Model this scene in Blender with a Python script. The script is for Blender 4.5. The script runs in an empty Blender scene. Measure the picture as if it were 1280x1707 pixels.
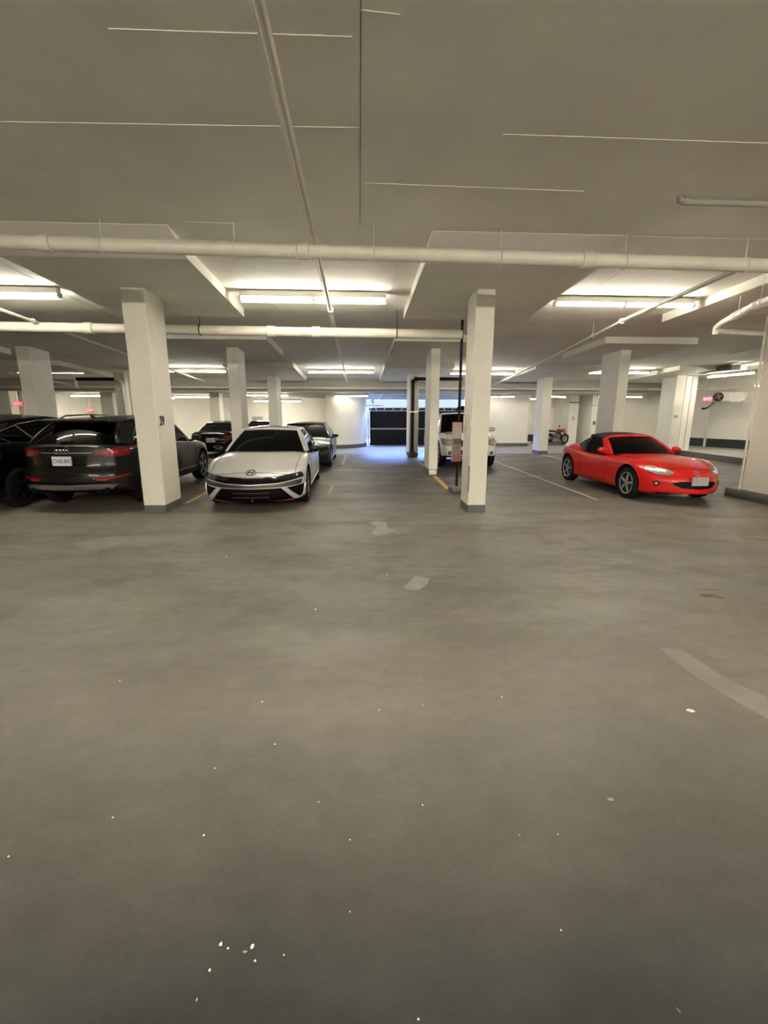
import bpy, bmesh, math, random
from mathutils import Vector, Matrix
from mathutils.bvhtree import BVHTree
random.seed(7)
S = bpy.context.scene
COL = S.collection
PI = math.pi

# ---------------------------------------------------------------- camera
FPX, PITCH, YAW, ROLL, EYE = 770.218, .21455, .0537121, .00223929, 1.655
cam_data = bpy.data.cameras.new('camera')
cam = bpy.data.objects.new('camera', cam_data)
COL.objects.link(cam)
fw = Vector((math.sin(YAW)*math.cos(PITCH), math.cos(YAW)*math.cos(PITCH), -math.sin(PITCH)))
rt = Vector((math.cos(YAW), -math.sin(YAW), 0))
up = rt.cross(fw)
r2 = rt*math.cos(ROLL)+up*math.sin(ROLL)
u2 = up*math.cos(ROLL)-rt*math.sin(ROLL)
mw = Matrix((r2, u2, -fw)).transposed().to_4x4()
mw.translation = Vector((0, 0, EYE))
cam.matrix_world = mw
cam_data.sensor_fit = 'HORIZONTAL'
cam_data.sensor_width = 36
cam_data.lens = 36*FPX/1280
cam_data.clip_end = 200
S.camera = cam
S.view_settings.view_transform = 'Standard'
S.view_settings.look = 'None'
S.view_settings.gamma = 1
S.view_settings.use_curve_mapping = False
S.view_settings.exposure = 2.83

# ---------------------------------------------------------------- daylight outside the gate
world = bpy.data.worlds.new('sky')
S.world = world
world.use_nodes = True
world.node_tree.nodes['Background'].inputs[0].default_value = (.62, .76, 1, 1)
world.node_tree.nodes['Background'].inputs[1].default_value = .16
TUBE_POWER = 12.0
FILL = []

def area(name, loc, rot, sx, sy, power, col):
    l = bpy.data.lights.new(name, 'AREA')
    l.shape = 'RECTANGLE'; l.size = sx; l.size_y = sy; l.energy = power; l.color = col
    o = bpy.data.objects.new(name, l); COL.objects.link(o)
    o.location = loc; o.rotation_euler = rot
    return o
# daylight lamp over the ramp shaft outside the gate, plus an added near fill
area('ramp_daylight', (2.9, 26.3, 4.4), (math.radians(-52), 0, 0), 5.4, 3.2, 1450, (.20, .36, 1))
area('ramp_fill_near', (2.9, 24.15, 3.3), (math.radians(-22), 0, 0), 5.0, 1.0, 260, (.20, .36, 1))  # added lamp tinting the floor just inside the gate blue

# ---------------------------------------------------------------- materials
MATS = {}
def mat(name, col, rough=.6, metal=0, emit=None, estr=0, noise=0, nscale=6, bump=0, coat=0, spec=.5, stretch=None, alpha=None, col2=None):
    if name in MATS: return MATS[name]
    m = bpy.data.materials.new(name); m.use_nodes = True
    nt = m.node_tree; b = nt.nodes['Principled BSDF']
    b.inputs['Base Color'].default_value = (*col, 1)
    b.inputs['Roughness'].default_value = rough
    b.inputs['Metallic'].default_value = metal
    b.inputs['Specular IOR Level'].default_value = spec
    if coat: b.inputs['Coat Weight'].default_value = coat; b.inputs['Coat Roughness'].default_value = .04
    if emit: b.inputs['Emission Color'].default_value = (*emit, 1); b.inputs['Emission Strength'].default_value = estr
    if noise or bump:
        tc = nt.nodes.new('ShaderNodeTexCoord')
        mp = nt.nodes.new('ShaderNodeMapping'); nt.links.new(tc.outputs['Object'], mp.inputs[0])
        if stretch: mp.inputs['Scale'].default_value = stretch
        n = nt.nodes.new('ShaderNodeTexNoise'); nt.links.new(mp.outputs[0], n.inputs['Vector'])
        n.inputs['Scale'].default_value = nscale; n.inputs['Detail'].default_value = 6; n.inputs['Roughness'].default_value = .6
        if noise:
            r = nt.nodes.new('ShaderNodeMapRange'); nt.links.new(n.outputs[0], r.inputs[0])
            r.inputs['From Min'].default_value = .3; r.inputs['From Max'].default_value = .7
            mx = nt.nodes.new('ShaderNodeMix'); mx.data_type = 'RGBA'
            nt.links.new(r.outputs[0], mx.inputs[0])
            lo = col2 or tuple(c*(1-noise) for c in col)
            mx.inputs[6].default_value = (*lo, 1)
            mx.inputs[7].default_value = (*[min(1, c*(1+noise*.5)) for c in col], 1)
            nt.links.new(mx.outputs[2], b.inputs['Base Color'])
        if bump:
            n2 = nt.nodes.new('ShaderNodeTexNoise'); n2.inputs['Scale'].default_value = nscale*14
            nt.links.new(mp.outputs[0], n2.inputs['Vector'])
            bp = nt.nodes.new('ShaderNodeBump'); bp.inputs['Strength'].default_value = bump; bp.inputs['Distance'].default_value = .004
            nt.links.new(n2.outputs[0], bp.inputs['Height']); nt.links.new(bp.outputs[0], b.inputs['Normal'])
    MATS[name] = m
    return m

def glass_mat(name, tint, dark):
    if name in MATS: return MATS[name]
    m = bpy.data.materials.new(name); m.use_nodes = True
    nt = m.node_tree; nt.nodes.clear()
    out = nt.nodes.new('ShaderNodeOutputMaterial')
    tr = nt.nodes.new('ShaderNodeBsdfTransparent'); tr.inputs[0].default_value = (*[c*dark for c in tint], 1)
    gl = nt.nodes.new('ShaderNodeBsdfGlossy'); gl.inputs['Roughness'].default_value = .02
    gl.inputs[0].default_value = (.9, .95, .95, 1)
    fr = nt.nodes.new('ShaderNodeFresnel'); fr.inputs[0].default_value = 1.28
    mx = nt.nodes.new('ShaderNodeMixShader')
    nt.links.new(fr.outputs[0], mx.inputs[0]); nt.links.new(tr.outputs[0], mx.inputs[1]); nt.links.new(gl.outputs[0], mx.inputs[2])
    nt.links.new(mx.outputs[0], out.inputs[0])
    MATS[name] = m
    return m

M_ceil = mat('ceiling_paint', (.87, .85, .765), .8, noise=.10, nscale=.9, bump=.15)
M_wall = mat('wall_paint', (.80, .78, .69), .7, noise=.07, nscale=1.3, bump=.1)
M_col = mat('column_paint', (.70, .68, .595), .55, noise=.06, nscale=3, bump=.08)
M_plinth = mat('plinth_grey', (.115, .115, .105), .5, noise=.18, nscale=5)
M_pipe = mat('pipe_paint', (.68, .645, .55), .5, noise=.08, nscale=5)
M_pipe_w = mat('pipe_white', (.80, .78, .72), .45)
M_black = mat('black_pipe', (.004, .004, .004), .5, spec=.25)
M_dark = mat('dark_band', (.03, .032, .035), .5, noise=.3, nscale=4)
M_conc = mat('light_concrete', (.36, .35, .32), .65, noise=.2, nscale=1.6, bump=.2)
M_ridge = mat('ridge_paint', (.77, .745, .66), .75)
M_steel = mat('steel', (.55, .55, .54), .35, metal=1)
M_chrome = mat('chrome', (.8, .8, .8), .12, metal=1)
M_fix = mat('fixture_white', (.50, .485, .43), .5)
M_tube_dim = mat('tube_glow_far', (1, 1, 1), .5, emit=(1, .94, .82), estr=TUBE_POWER*.27)  # same tubes dimmed so the walls beside them do not blow out
M_tube_boost = mat('tube_glow_boosted', (1, 1, 1), .5, emit=(1, .92, .79), estr=TUBE_POWER*3.4)  # boosted to light ceiling and columns from unseen rows behind the camera
M_tube = mat('tube_glow', (1, 1, 1), .5, emit=(1, .93, .80), estr=TUBE_POWER)
M_yellow = mat('yellow_line', (.62, .40, .13), .7, noise=.35, nscale=9)
M_white = mat('white_line', (.48, .455, .39), .7, noise=.4, nscale=7)
M_patch = mat('floor_patch', (.265, .26, .235), .6, noise=.12, nscale=4)
M_patch2 = mat('floor_patch_pale', (.33, .325, .29), .6, noise=.2, nscale=6)
M_patch3 = mat('floor_stripe_faded', (.262, .243, .218), .65, noise=.16, nscale=5)
M_scrap = mat('scrap_white', (.85, .83, .75), .7)
M_ink = mat('number_black', (.03, .03, .03), .6)
M_red_em = mat('exit_red', (.8, .05, .06), .5, emit=(1, .10, .14), estr=.13)
M_exit_w = mat('exit_letters', (1, .8, .8), .5, emit=(1, .6, .65), estr=.13)
M_rubber = mat('tyre_rubber', (.007, .007, .007), .8, spec=.2)
M_alloy = mat('alloy', (.55, .56, .58), .28, metal=.9)
M_alloy_d = mat('dark_alloy', (.12, .12, .125), .3, metal=.8)
M_plas = mat('black_plastic', (.0025, .0025, .0027), .5, spec=.1)
M_gloss = mat('gloss_black', (.002, .002, .0025), .1, spec=.4)
M_seam = mat('seam_dark', (.003, .003, .003), .8, spec=.1)
M_plate = mat('plate_white', (.62, .64, .66), .4)
M_plate_ink = mat('plate_ink', (.05, .09, .22), .4)
M_lens = mat('lens_clear', (.25, .25, .21), .08, coat=1, spec=.8)
M_lens_d = mat('lens_dark', (.012, .014, .015), .06, spec=.8)
M_lens_r = mat('lens_red', (.16, .004, .006), .1, spec=.6)
M_lens_hot = mat('lens_red_bright', (.45, .02, .02), .15, spec=.6)
M_amber = mat('lens_amber', (.42, .30, .20), .12, coat=1)
M_int = mat('interior', (.005, .005, .0055), .8, spec=.2)
M_gdark = glass_mat('dark_glass', (.5, .8, .75), .03)
M_gmid = glass_mat('tinted_glass', (.75, .95, .88), .75)

# floor: traffic-worn membrane, dull brown grey with shade painted in as a bluish band by the camera
def floor_material():
    m = bpy.data.materials.new('floor_membrane'); m.use_nodes = True
    nt = m.node_tree; N = nt.nodes; L = nt.links; b = N['Principled BSDF']
    tc = N.new('ShaderNodeTexCoord'); sep = N.new('ShaderNodeSeparateXYZ'); L.new(tc.outputs['Object'], sep.inputs[0])
    def noise(scale, sc=(1, 1, 1), detail=6, rough=.6):
        mp = N.new('ShaderNodeMapping'); mp.inputs['Scale'].default_value = sc; L.new(tc.outputs['Object'], mp.inputs[0])
        n = N.new('ShaderNodeTexNoise'); n.inputs['Scale'].default_value = scale; n.inputs['Detail'].default_value = detail
        n.inputs['Roughness'].default_value = rough; L.new(mp.outputs[0], n.inputs['Vector']); return n.outputs[0]
    def rng(v, a, b_, c=0, d=1):
        r = N.new('ShaderNodeMapRange'); L.new(v, r.inputs[0]); r.inputs[1].default_value = a; r.inputs[2].default_value = b_
        r.inputs[3].default_value = c; r.inputs[4].default_value = d; return r.outputs[0]
    def mix(f, a, b_, mode='MIX'):
        x = N.new('ShaderNodeMix'); x.data_type = 'RGBA'; x.blend_type = mode
        for i, v in ((0, f), (6, a), (7, b_)):
            if isinstance(v, (int, float)): x.inputs[i].default_value = v
            elif isinstance(v, tuple): x.inputs[i].default_value = (*v, 1)
            else: L.new(v, x.inputs[i])
        return x.outputs[2]
    def math_(op, a, b_):
        x = N.new('ShaderNodeMath'); x.operation = op
        for i, v in ((0, a), (1, b_)):
            if isinstance(v, (int, float)): x.inputs[i].default_value = v
            else: L.new(v, x.inputs[i])
        return x.outputs[0]
    base = mix(rng(noise(.55, (1, 1.1, 1)), .3, .7), (.178, .163, .136), (.262, .245, .212))
    # wheel-scrubbed streaks across and along the aisle
    st = rng(noise(1.1, (.8, 1.25, 1), 9, .72), .44, .62)
    base = mix(math_('MULTIPLY', st, rng(sep.outputs[1], 2.2, 4.5, .15, .9)), base, (.150, .132, .104))
    lt = rng(noise(1.7, (.75, 1.3, 1), 9, .74), .55, .70)
    base = mix(math_('MULTIPLY', lt, rng(sep.outputs[1], 2.4, 5, 0, .55)), base, (.33, .315, .27))
    sm = rng(noise(.8), .2, .8, -.25, .25)
    # parking stalls beyond the aisle are browner and darker
    stall = rng(math_('ADD', sep.outputs[1], sm), 7.2, 9.6, 0, 1)
    base = mix(stall, base, mix(rng(noise(.9, (.75, 1.3, 1), 10, .75), .38, .64), (.062, .055, .043), (.150, .137, .114)))
    # slate-toned strip nearest the camera, darkened to paint in a foreground shadow
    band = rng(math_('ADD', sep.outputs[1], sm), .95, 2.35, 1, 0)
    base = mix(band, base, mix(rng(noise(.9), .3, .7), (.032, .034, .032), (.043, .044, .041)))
    mid = rng(noise(7, (.8, 1.3, 1), 8, .75), .3, .7, .86, 1.12)
    fine = math_('MULTIPLY', mid, rng(noise(60, (1, 1, 1), 3), .3, .7, .92, 1.07))
    fb = N.new('ShaderNodeVectorMath'); fb.operation = 'SCALE'; L.new(base, fb.inputs[0]); L.new(fine, fb.inputs['Scale'])
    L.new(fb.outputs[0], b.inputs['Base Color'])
    L.new(rng(noise(1.2, (.5, 1.5, 1)), .3, .7, .42, .62), b.inputs['Roughness'])
    b.inputs['Specular IOR Level'].default_value = .35
    bp = N.new('ShaderNodeBump'); bp.inputs['Strength'].default_value = .25; bp.inputs['Distance'].default_value = .003
    L.new(noise(45, (1, 1, 1), 4), bp.inputs['Height']); L.new(bp.outputs[0], b.inputs['Normal'])
    return m
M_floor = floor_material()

# ---------------------------------------------------------------- mesh helpers
class MB:
    """collects shapes and links them as one mesh object"""
    def __init__(s, sc=None): s.v = []; s.f = []; s.m = []; s.sc = sc
    def add(s, vs, fs, mi=0):
        o = len(s.v); s.v += [tuple(p) for p in vs]; s.f += [tuple(i+o for i in f) for f in fs]; s.m += [mi]*len(fs); return s
    def box(s, lo, hi, mi=0, c=0):
        x0, y0, z0 = lo; x1, y1, z1 = hi
        if not c:
            return s.add([(x0,y0,z0),(x1,y0,z0),(x1,y1,z0),(x0,y1,z0),(x0,y0,z1),(x1,y0,z1),(x1,y1,z1),(x0,y1,z1)],
                         [(0,3,2,1),(4,5,6,7),(0,1,5,4),(1,2,6,5),(2,3,7,6),(3,0,4,7)], mi)
        def ring(z, k): return [(x0+k,y0+k+0,z) if 0 else p for p in ((x0+k+c,y0+k,z),(x1-k-c,y0+k,z),(x1-k,y0+k+c,z),(x1-k,y1-k-c,z),(x1-k-c,y1-k,z),(x0+k+c,y1-k,z),(x0+k,y1-k-c,z),(x0+k,y0+k+c,z))]
        rs = [ring(z0, c*.6), ring(z0+c, 0), ring(z1-c, 0), ring(z1, c*.6)]
        vs = [p for r in rs for p in r]; fs = [tuple(reversed(range(8))), tuple(range(24, 32))]
        for i in range(3):
            for j in range(8): fs.append((i*8+j, i*8+(j+1) % 8, (i+1)*8+(j+1) % 8, (i+1)*8+j))
        return s.add(vs, fs, mi)
    def prism(s, pts, z0, z1, mi=0):
        n = len(pts)
        f0 = z0 if callable(z0) else (lambda x, y: z0); f1 = z1 if callable(z1) else (lambda x, y: z1)
        vs = [(x, y, f0(x, y)) for x, y in pts]+[(x, y, f1(x, y)) for x, y in pts]
        return s.add(vs, [tuple(reversed(range(n))), tuple(range(n, 2*n))]+[(i, (i+1) % n, n+(i+1) % n, n+i) for i in range(n)], mi)
    def tube(s, path, r, n=12, mi=0, closed=False):
        P = [Vector(p) for p in path]; k = len(P); vs = []; fs = []
        rr = r if isinstance(r, (list, tuple)) else [r]*k
        prev = None
        for i in range(k):
            if closed: t = (P[(i+1) % k]-P[i-1])
            else: t = (P[min(i+1, k-1)]-P[max(i-1, 0)])
            if t.length < 1e-9: t = Vector((0, 0, 1))
            t.normalize()
            if prev is None:
                a = Vector((0, 0, 1)) if abs(t.z) < .9 else Vector((1, 0, 0))
                u = t.cross(a).normalized()
            else:
                u = (prev-t*prev.dot(t))
                u = u.normalized() if u.length > 1e-6 else t.orthogonal().normalized()
            prev = u; w = t.cross(u)
            sc = 1
            if 0 < i < k-1 or closed:
                d1 = (P[i]-P[i-1]).normalized(); d2 = (P[(i+1) % k]-P[i]).normalized()
                c = max(.5, math.sqrt(max(.0, (1+d1.dot(d2))/2))); sc = 1/c
            for j in range(n):
                a = 2*PI*j/n; vs.append(P[i]+(u*math.cos(a)+w*math.sin(a))*rr[i]*(1 if sc < 1.02 else 1))
        m = k if closed else k-1
        for i in range(m):
            for j in range(n):
                a, b = i*n+j, i*n+(j+1) % n; c, d = ((i+1) % k)*n+(j+1) % n, ((i+1) % k)*n+j
                fs.append((a, b, c, d))
        if not closed: fs += [tuple(reversed(range(n))), tuple(range((k-1)*n, k*n))]
        return s.add(vs, fs, mi)
    def lathe(s, prof, origin, axis, n=32, mi=0, closed=False):
        """prof = [(along, radius)]"""
        o = Vector(origin); ax = Vector(axis).normalized(); u = ax.orthogonal().normalized(); w = ax.cross(u)
        vs = []; k = len(prof)
        for a, r in prof:
            for j in range(n):
                t = 2*PI*j/n; vs.append(o+ax*a+(u*math.cos(t)+w*math.sin(t))*r)
        fs = []
        for i in range(k if closed else k-1):
            i2 = (i+1) % k
            for j in range(n): fs.append((i*n+j, i*n+(j+1) % n, i2*n+(j+1) % n, i2*n+j))
        if not closed: fs += [tuple(reversed(range(n))), tuple(range((k-1)*n, k*n))]
        return s.add(vs, fs, mi)
    def grid(s, rows, mi=0, thick=0, off=None):
        """rows of equal length; thick makes a solid sheet pushed along its normal"""
        R = len(rows); C = len(rows[0]); P = [[Vector(p) for p in r] for r in rows]
        if not thick:
            return s.add([p for r in P for p in r], [(i*C+j, i*C+j+1, (i+1)*C+j+1, (i+1)*C+j) for i in range(R-1) for j in range(C-1)], mi)
        Nn = [[None]*C for _ in range(R)]
        for i in range(R):
            for j in range(C):
                a = P[min(i+1, R-1)][j]-P[max(i-1, 0)][j]; b = P[i][min(j+1, C-1)]-P[i][max(j-1, 0)]
                n = b.cross(a)
                if n.length < 1e-10: n = Vector((0, 0, 1))
                n.normalize()
                if off and n.dot(Vector(off)) < 0: n = -n
                Nn[i][j] = n
        top = [P[i][j]+Nn[i][j]*thick for i in range(R) for j in range(C)]
        bot = [P[i][j] for i in range(R) for j in range(C)]
        n = R*C; fs = []
        for i in range(R-1):
            for j in range(C-1):
                q = (i*C+j, i*C+j+1, (i+1)*C+j+1, (i+1)*C+j)
                fs.append(q); fs.append(tuple(reversed([x+n for x in q])))
        edge = [j for j in range(C)]+[i*C+C-1 for i in range(1, R)]+[(R-1)*C+j for j in range(C-2, -1, -1)]+[i*C for i in range(R-2, 0, -1)]
        for a, b in zip(edge, edge[1:]+edge[:1]): fs.append((b, a, a+n, b+n))
        return s.add(top+bot if False else bot+top, fs, mi)
    def build(s, name, mats, parent=None, smooth=True, loc=None, fix=True, **props):
        me = bpy.data.meshes.new(name)
        vs = s.v if not s.sc else [(x*s.sc[0], y*s.sc[1], z*s.sc[2]) for x, y, z in s.v]
        if loc: vs = [(x-loc[0], y-loc[1], z-loc[2]) for x, y, z in vs]
        me.from_pydata(vs, [], s.f)
        for m in (mats if isinstance(mats, (list, tuple)) else [mats]): me.materials.append(m)
        me.polygons.foreach_set('material_index', s.m)
        me.validate()
        if fix:
            bm = bmesh.new(); bm.from_mesh(me); bmesh.ops.recalc_face_normals(bm, faces=bm.faces); bm.to_mesh(me); bm.free()
        if smooth:
            me.polygons.foreach_set('use_smooth', [True]*len(me.polygons)); me.set_sharp_from_angle(angle=math.radians(38))
        me.update()
        o = bpy.data.objects.new(name, me); COL.objects.link(o)
        if loc: o.location = loc
        if parent: o.parent = parent
        for k, v in props.items(): o[k] = v
        return o

def empty(name, loc, rz=0, **props):
    o = bpy.data.objects.new(name, None); COL.objects.link(o); o.empty_display_size = .2
    o.location = loc; o.rotation_euler = (0, 0, rz)
    for k, v in props.items(): o[k] = v
    return o

def text_mesh(s, size, depth=.002, bold=.012):
    c = bpy.data.curves.new('glyphs', 'FONT'); c.body = s; c.size = size; c.extrude = depth; c.offset = bold*size; c.align_x = 'CENTER'; c.align_y = 'CENTER'
    c.resolution_u = 3
    o = bpy.data.objects.new('glyphs', c); COL.objects.link(o)
    dg = bpy.context.evaluated_depsgraph_get(); me = bpy.data.meshes.new_from_object(o.evaluated_get(dg))
    bpy.data.objects.remove(o); return me

def text(name, s, size, M, m, parent=None, depth=.002, sx=1, **props):
    """M: 4x4 frame whose x runs along the words and z points at the reader"""
    me = text_mesh(s, size, depth)
    me.transform(Matrix.Diagonal((sx, 1, 1, 1))); me.transform(M)
    me.materials.clear(); me.materials.append(m)
    o = bpy.data.objects.new(name, me); COL.objects.link(o)
    if parent: o.parent = parent
    for k, v in props.items(): o[k] = v
    return o

def frame(o, x, z):
    x = Vector(x).normalized(); z = Vector(z).normalized(); y = z.cross(x)
    m = Matrix((x, y, z)).transposed().to_4x4(); m.translation = Vector(o); return m

def keyed(K):
    """smooth monotone interpolation through (x, y) keys"""
    K = sorted(K); xs = [k[0] for k in K]; ys = [k[1] for k in K]; n = len(K)
    d = [(ys[i+1]-ys[i])/(xs[i+1]-xs[i]) for i in range(n-1)]; m = [d[0]]+[0]*(n-2)+[d[-1]]
    for i in range(1, n-1): m[i] = 0 if d[i-1]*d[i] <= 0 else 2*d[i-1]*d[i]/(d[i-1]+d[i])
    def f(x):
        if x <= xs[0]: return ys[0]
        if x >= xs[-1]: return ys[-1]
        i = max(j for j in range(n-1) if xs[j] <= x); h = xs[i+1]-xs[i]; t = (x-xs[i])/h
        return (2*t**3-3*t*t+1)*ys[i]+(t**3-2*t*t+t)*h*m[i]+(-2*t**3+3*t*t)*ys[i+1]+(t**3-t*t)*h*m[i+1]
    return f

# ---------------------------------------------------------------- heights of the garage
def zl(y): return 3.83-.048*y            # underside of the drop panels
def zu(y): return zl(y)+.15              # slab between them
BULK = 20.35                              # line where the ceiling steps down
ZB = 2.44                                 # ceiling behind it
# ================================================================ structure
def wall(name, pts, z0, z1, t=.2, m=None, side=1, parent=None, **props):
    """thick wall that follows the plan line pts; the line is its room face"""
    P = [Vector((x, y)) for x, y in pts]; back = []
    for i, p in enumerate(P):
        d = (P[min(i+1, len(P)-1)]-P[max(i-1, 0)]).normalized(); back.append(p+Vector((-d.y, d.x))*t*side)
    mb = MB(); n = len(P); vs = []
    for z in (z0, z1):
        vs += [(p.x, p.y, z) for p in P]; vs += [(p.x, p.y, z) for p in back]
    fs = []
    for i in range(n-1):
        fs += [(i, i+1, 2*n+i+1, 2*n+i), (n+i+1, n+i, 3*n+i, 3*n+i+1), (i+1, i, n+i, n+i+1), (2*n+i, 2*n+i+1, 3*n+i+1, 3*n+i)]
    fs += [(0, 2*n, 3*n, n), (n-1, 2*n-1, 4*n-1, 3*n-1)]
    mb.add(vs, fs)
    if parent is None: props['kind'] = 'structure'
    return mb.build(name, m or M_wall, parent, **props)
def band(parent, pts, z0, z1, m, out=.02, name='base_band', side=-1):
    return wall(name, pts, z0, z1, out, m, side, parent)

APR = 18.5
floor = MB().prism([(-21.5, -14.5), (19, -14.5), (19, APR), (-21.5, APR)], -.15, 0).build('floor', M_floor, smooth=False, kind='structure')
MB().prism([(-21.5, APR), (19, APR), (19, 30), (-21.5, 30)], -.15, 0).build('concrete_apron', M_conc, floor, smooth=False)
MB().prism([(.35, 23.5), (5.5, 23.5), (5.5, 24.4), (.35, 24.4)], 0, .004).build('ramp_sill', M_conc, floor, smooth=False)

ceiling = MB().prism([(-21.5, -14.5), (19, -14.5), (19, BULK+.1), (-21.5, BULK+.1)], lambda x, y: zu(y), lambda x, y: zu(y)+.25).build('ceiling', M_ceil, smooth=False, kind='structure')
# lower slab behind the step, open above the ramp shaft
low = MB()
low.prism([(-21.5, BULK), (19, BULK), (19, 23.5), (-21.5, 23.5)], ZB, 3.4)
low.prism([(-21.5, 23.5), (.2, 23.5), (.2, 30), (-21.5, 30)], ZB, 3.4)
low.prism([(5.6, 23.5), (19, 23.5), (19, 30), (5.6, 30)], ZB, 3.4)
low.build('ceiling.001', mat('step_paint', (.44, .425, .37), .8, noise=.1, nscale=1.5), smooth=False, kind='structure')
MB().box((.25, 23.2, 2.21), (5.6, 23.5, ZB+.02)).build('trim_1', M_ceil, smooth=False, kind='structure')

PX = [(-15.6, -12.9), (-9.55, -14.2), (-4.4, -2.13), (.87, 3.2), (5.97, 8.3), (11.0, 13.4)]
PY = [(5.88, 9.38), (11.5, 13.9), (15.95, 19.9)]
for i, (a, b) in enumerate(PX):
    for j, (c, d) in enumerate(PY):
        if j == 0:
            prof = [(c, zu(c)+.01), (c, zu(c)-.004), (c+.6, zl(c+.6)), (d, zl(d)), (d, zu(d)+.01)]
            MB().add([(a, y, z) for y, z in prof]+[(b, y, z) for y, z in prof], [(0, 1, 2, 3, 4), (9, 8, 7, 6, 5)]+[(k, 5+k, 5+(k+1) % 5, (k+1) % 5) for k in range(5)]).build('drop_panel', M_ceil, ceiling, smooth=False)
        else:
            MB().prism([(a, c), (b, c), (b, d), (a, d)], lambda x, y: zl(y), lambda x, y: zu(y)+.01).build('drop_panel', M_ceil, ceiling, smooth=False)
def seam(x0, y0, x1, y1, w=.012, h=.009):
    d = Vector((x1-x0, y1-y0)).normalized(); n = Vector((-d.y, d.x))*w
    pts = [(x0+n.x, y0+n.y), (x0-n.x, y0-n.y), (x1-n.x, y1-n.y), (x1+n.x, y1+n.y)]
    MB().prism(pts, lambda x, y: zu(y)-h, lambda x, y: zu(y)+.005).build('formwork_seam', M_ridge, ceiling, smooth=False)
for s in [(-1.43, 3.30, -.02, 3.28), (-2.9, 4.18, .03, 4.10), (.08, 4.89, 2.2, 4.93), (1.15, 4.12, 3.4, 4.12), (-1.9, 5.80, -1.38, 5.80),
          (.02, 3.0, .02, 3.35), (.01, 3.1, .25, 3.12), (3.3, 5.9, 5.9, 5.9), (-1.7, 6.9, .3, 6.9), (-2.0, 5.5, -1.5, 9.3), (2.95-2.4, 7, .55, 9.6), (3.75, 6.2, 3.9, 9.0), (-4.9, 7.0, -4.9, 10.6)]:
    seam(*s, w=.005, h=.004)
MB().prism([(.035, 2.4), (.03, 2.4), (.03, 5.8), (.035, 5.8)], lambda x, y: zu(y)-.004, lambda x, y: zu(y)).build('formwork_seam', M_plinth, ceiling, smooth=False)

# walls ---------------------------------------------------------
H = 4.7
wall('wall_behind', [(-21.4, -14.2), (18.9, -14.2)], 0, H, side=-1)
wall('wall_left', [(-21, -14.2), (-21, 21)], 0, H, side=1)
wL = wall('wall_left_return', [(-21, 21), (-14.25, 21), (-14.25, 29.5)], 0, ZB+.02, side=1, m=M_wall)
wL.name = 'wall_left.001'
back = wall('wall_back', [(-14.3, 29.5), (-1.4, 29.5)], 0, ZB+.02, side=1)
drumL = wall('wall_back_curved', [(-1.5, 29.5), (-1.5, 21.45), (-1.42, 21.2), (-1.2, 21.06), (-.9, 21.08), (-.5, 21.27), (-.1, 21.6), (.17, 22.0), (.33, 22.5), (.36, 23.0), (.36, 24.6)], 0, ZB+.02, side=1)
drumL.name = 'wall_back.001'
band(drumL, [(-1.42, 21.2), (-1.2, 21.06), (-.9, 21.08), (-.5, 21.27), (-.1, 21.6), (.17, 22.0), (.33, 22.5), (.36, 23.0)], 0, .17, M_plinth)
drumR = wall('wall_back_right', [(5.5, 24.6), (5.5, 23.2), (5.62, 22.75), (5.9, 22.45), (6.3, 22.3), (8.1, 22.3), (8.22, 22.42), (8.22, 25)], 0, ZB+.02, side=1)
drumR.name = 'wall_back.002'
band(drumR, [(5.62, 22.75), (5.9, 22.45), (6.3, 22.3), (8.1, 22.3), (8.22, 22.42)], 0, .16, M_plinth)
niche = wall('wall_niche', [(8.2, 24.6), (10.9, 24.6)], 0, ZB+.02, side=1); niche.name = 'wall_back.003'
band(niche, [(8.23, 24.6), (10.9, 24.6)], .1, .46, M_dark)
MB().box((9.25, 23.0, 0), (10.9, 24.58, .11)).build('kerb', M_plinth, niche)
pier = MB(); pier.box((10.36, 22.8, 0), (10.82, 25, ZB+.02)); pr = pier.build('wall_right', M_wall, smooth=False, kind='structure')
text('painted_number', '2', .22, frame((10.6, 22.795, 1.32), (1, 0, 0), (0, -1, 0)), M_ink, pr)
MB().box((10.34, 22.78, 2.08), (10.84, 22.83, 2.12)).build('strap', M_plinth, pr)
wr = wall('wall_right_recess', [(10.8, 25), (10.85, 24.4), (11.35, 22.5), (15.2, 22.5)], 0, ZB+.02, side=1); wr.name = 'wall_right.001'
MB().box((11.3, 22.46, 1.93), (11.62, 22.5, 1.97)).build('light_bar', M_fix, wr)
MB().box((11.46, 22.47, 1.04), (11.58, 22.5, 1.2)).build('notice', M_plinth, wr)
plw = wall('wall_right_platform', [(14.2, 22.5), (14.35, 20.6), (15.45, 18.2), (17.6, 13.4), (17.6, -14.2)], 0, H, side=1); plw.name = 'wall_right.002'
band(plw, [(14.36, 20.55), (15.45, 18.2), (17.6, 13.4)], .2, .55, M_dark, out=.03)
MB().box((14.86, 19.3, .2), (14.9, 19.42, 2.3)).build('wall_joint', M_ridge, plw)
MB().box((18.8, -14.4, 0), (19, 30, H)).build('wall_right.003', M_wall, smooth=False, kind='structure')
# raised kerbed platform on the right
plat = MB().prism([(11.75, 18.75), (11.75, 18.35), (12.5, 17.75), (12.38, 14.6), (12.3, 10.5), (17.7, 10.5), (17.7, 13.4), (15.5, 18.2), (14.4, 20.6), (14.2, 22.5), (11.75, 22.5)], 0, .2).build('floor.001', M_conc, smooth=False, kind='structure')
kp = [(11.75, 18.35), (12.5, 17.75), (12.38, 14.6), (12.3, 10.5)]
wall('kerb_face', kp, .0, .204, .05, M_plinth, -1, plat)

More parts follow.
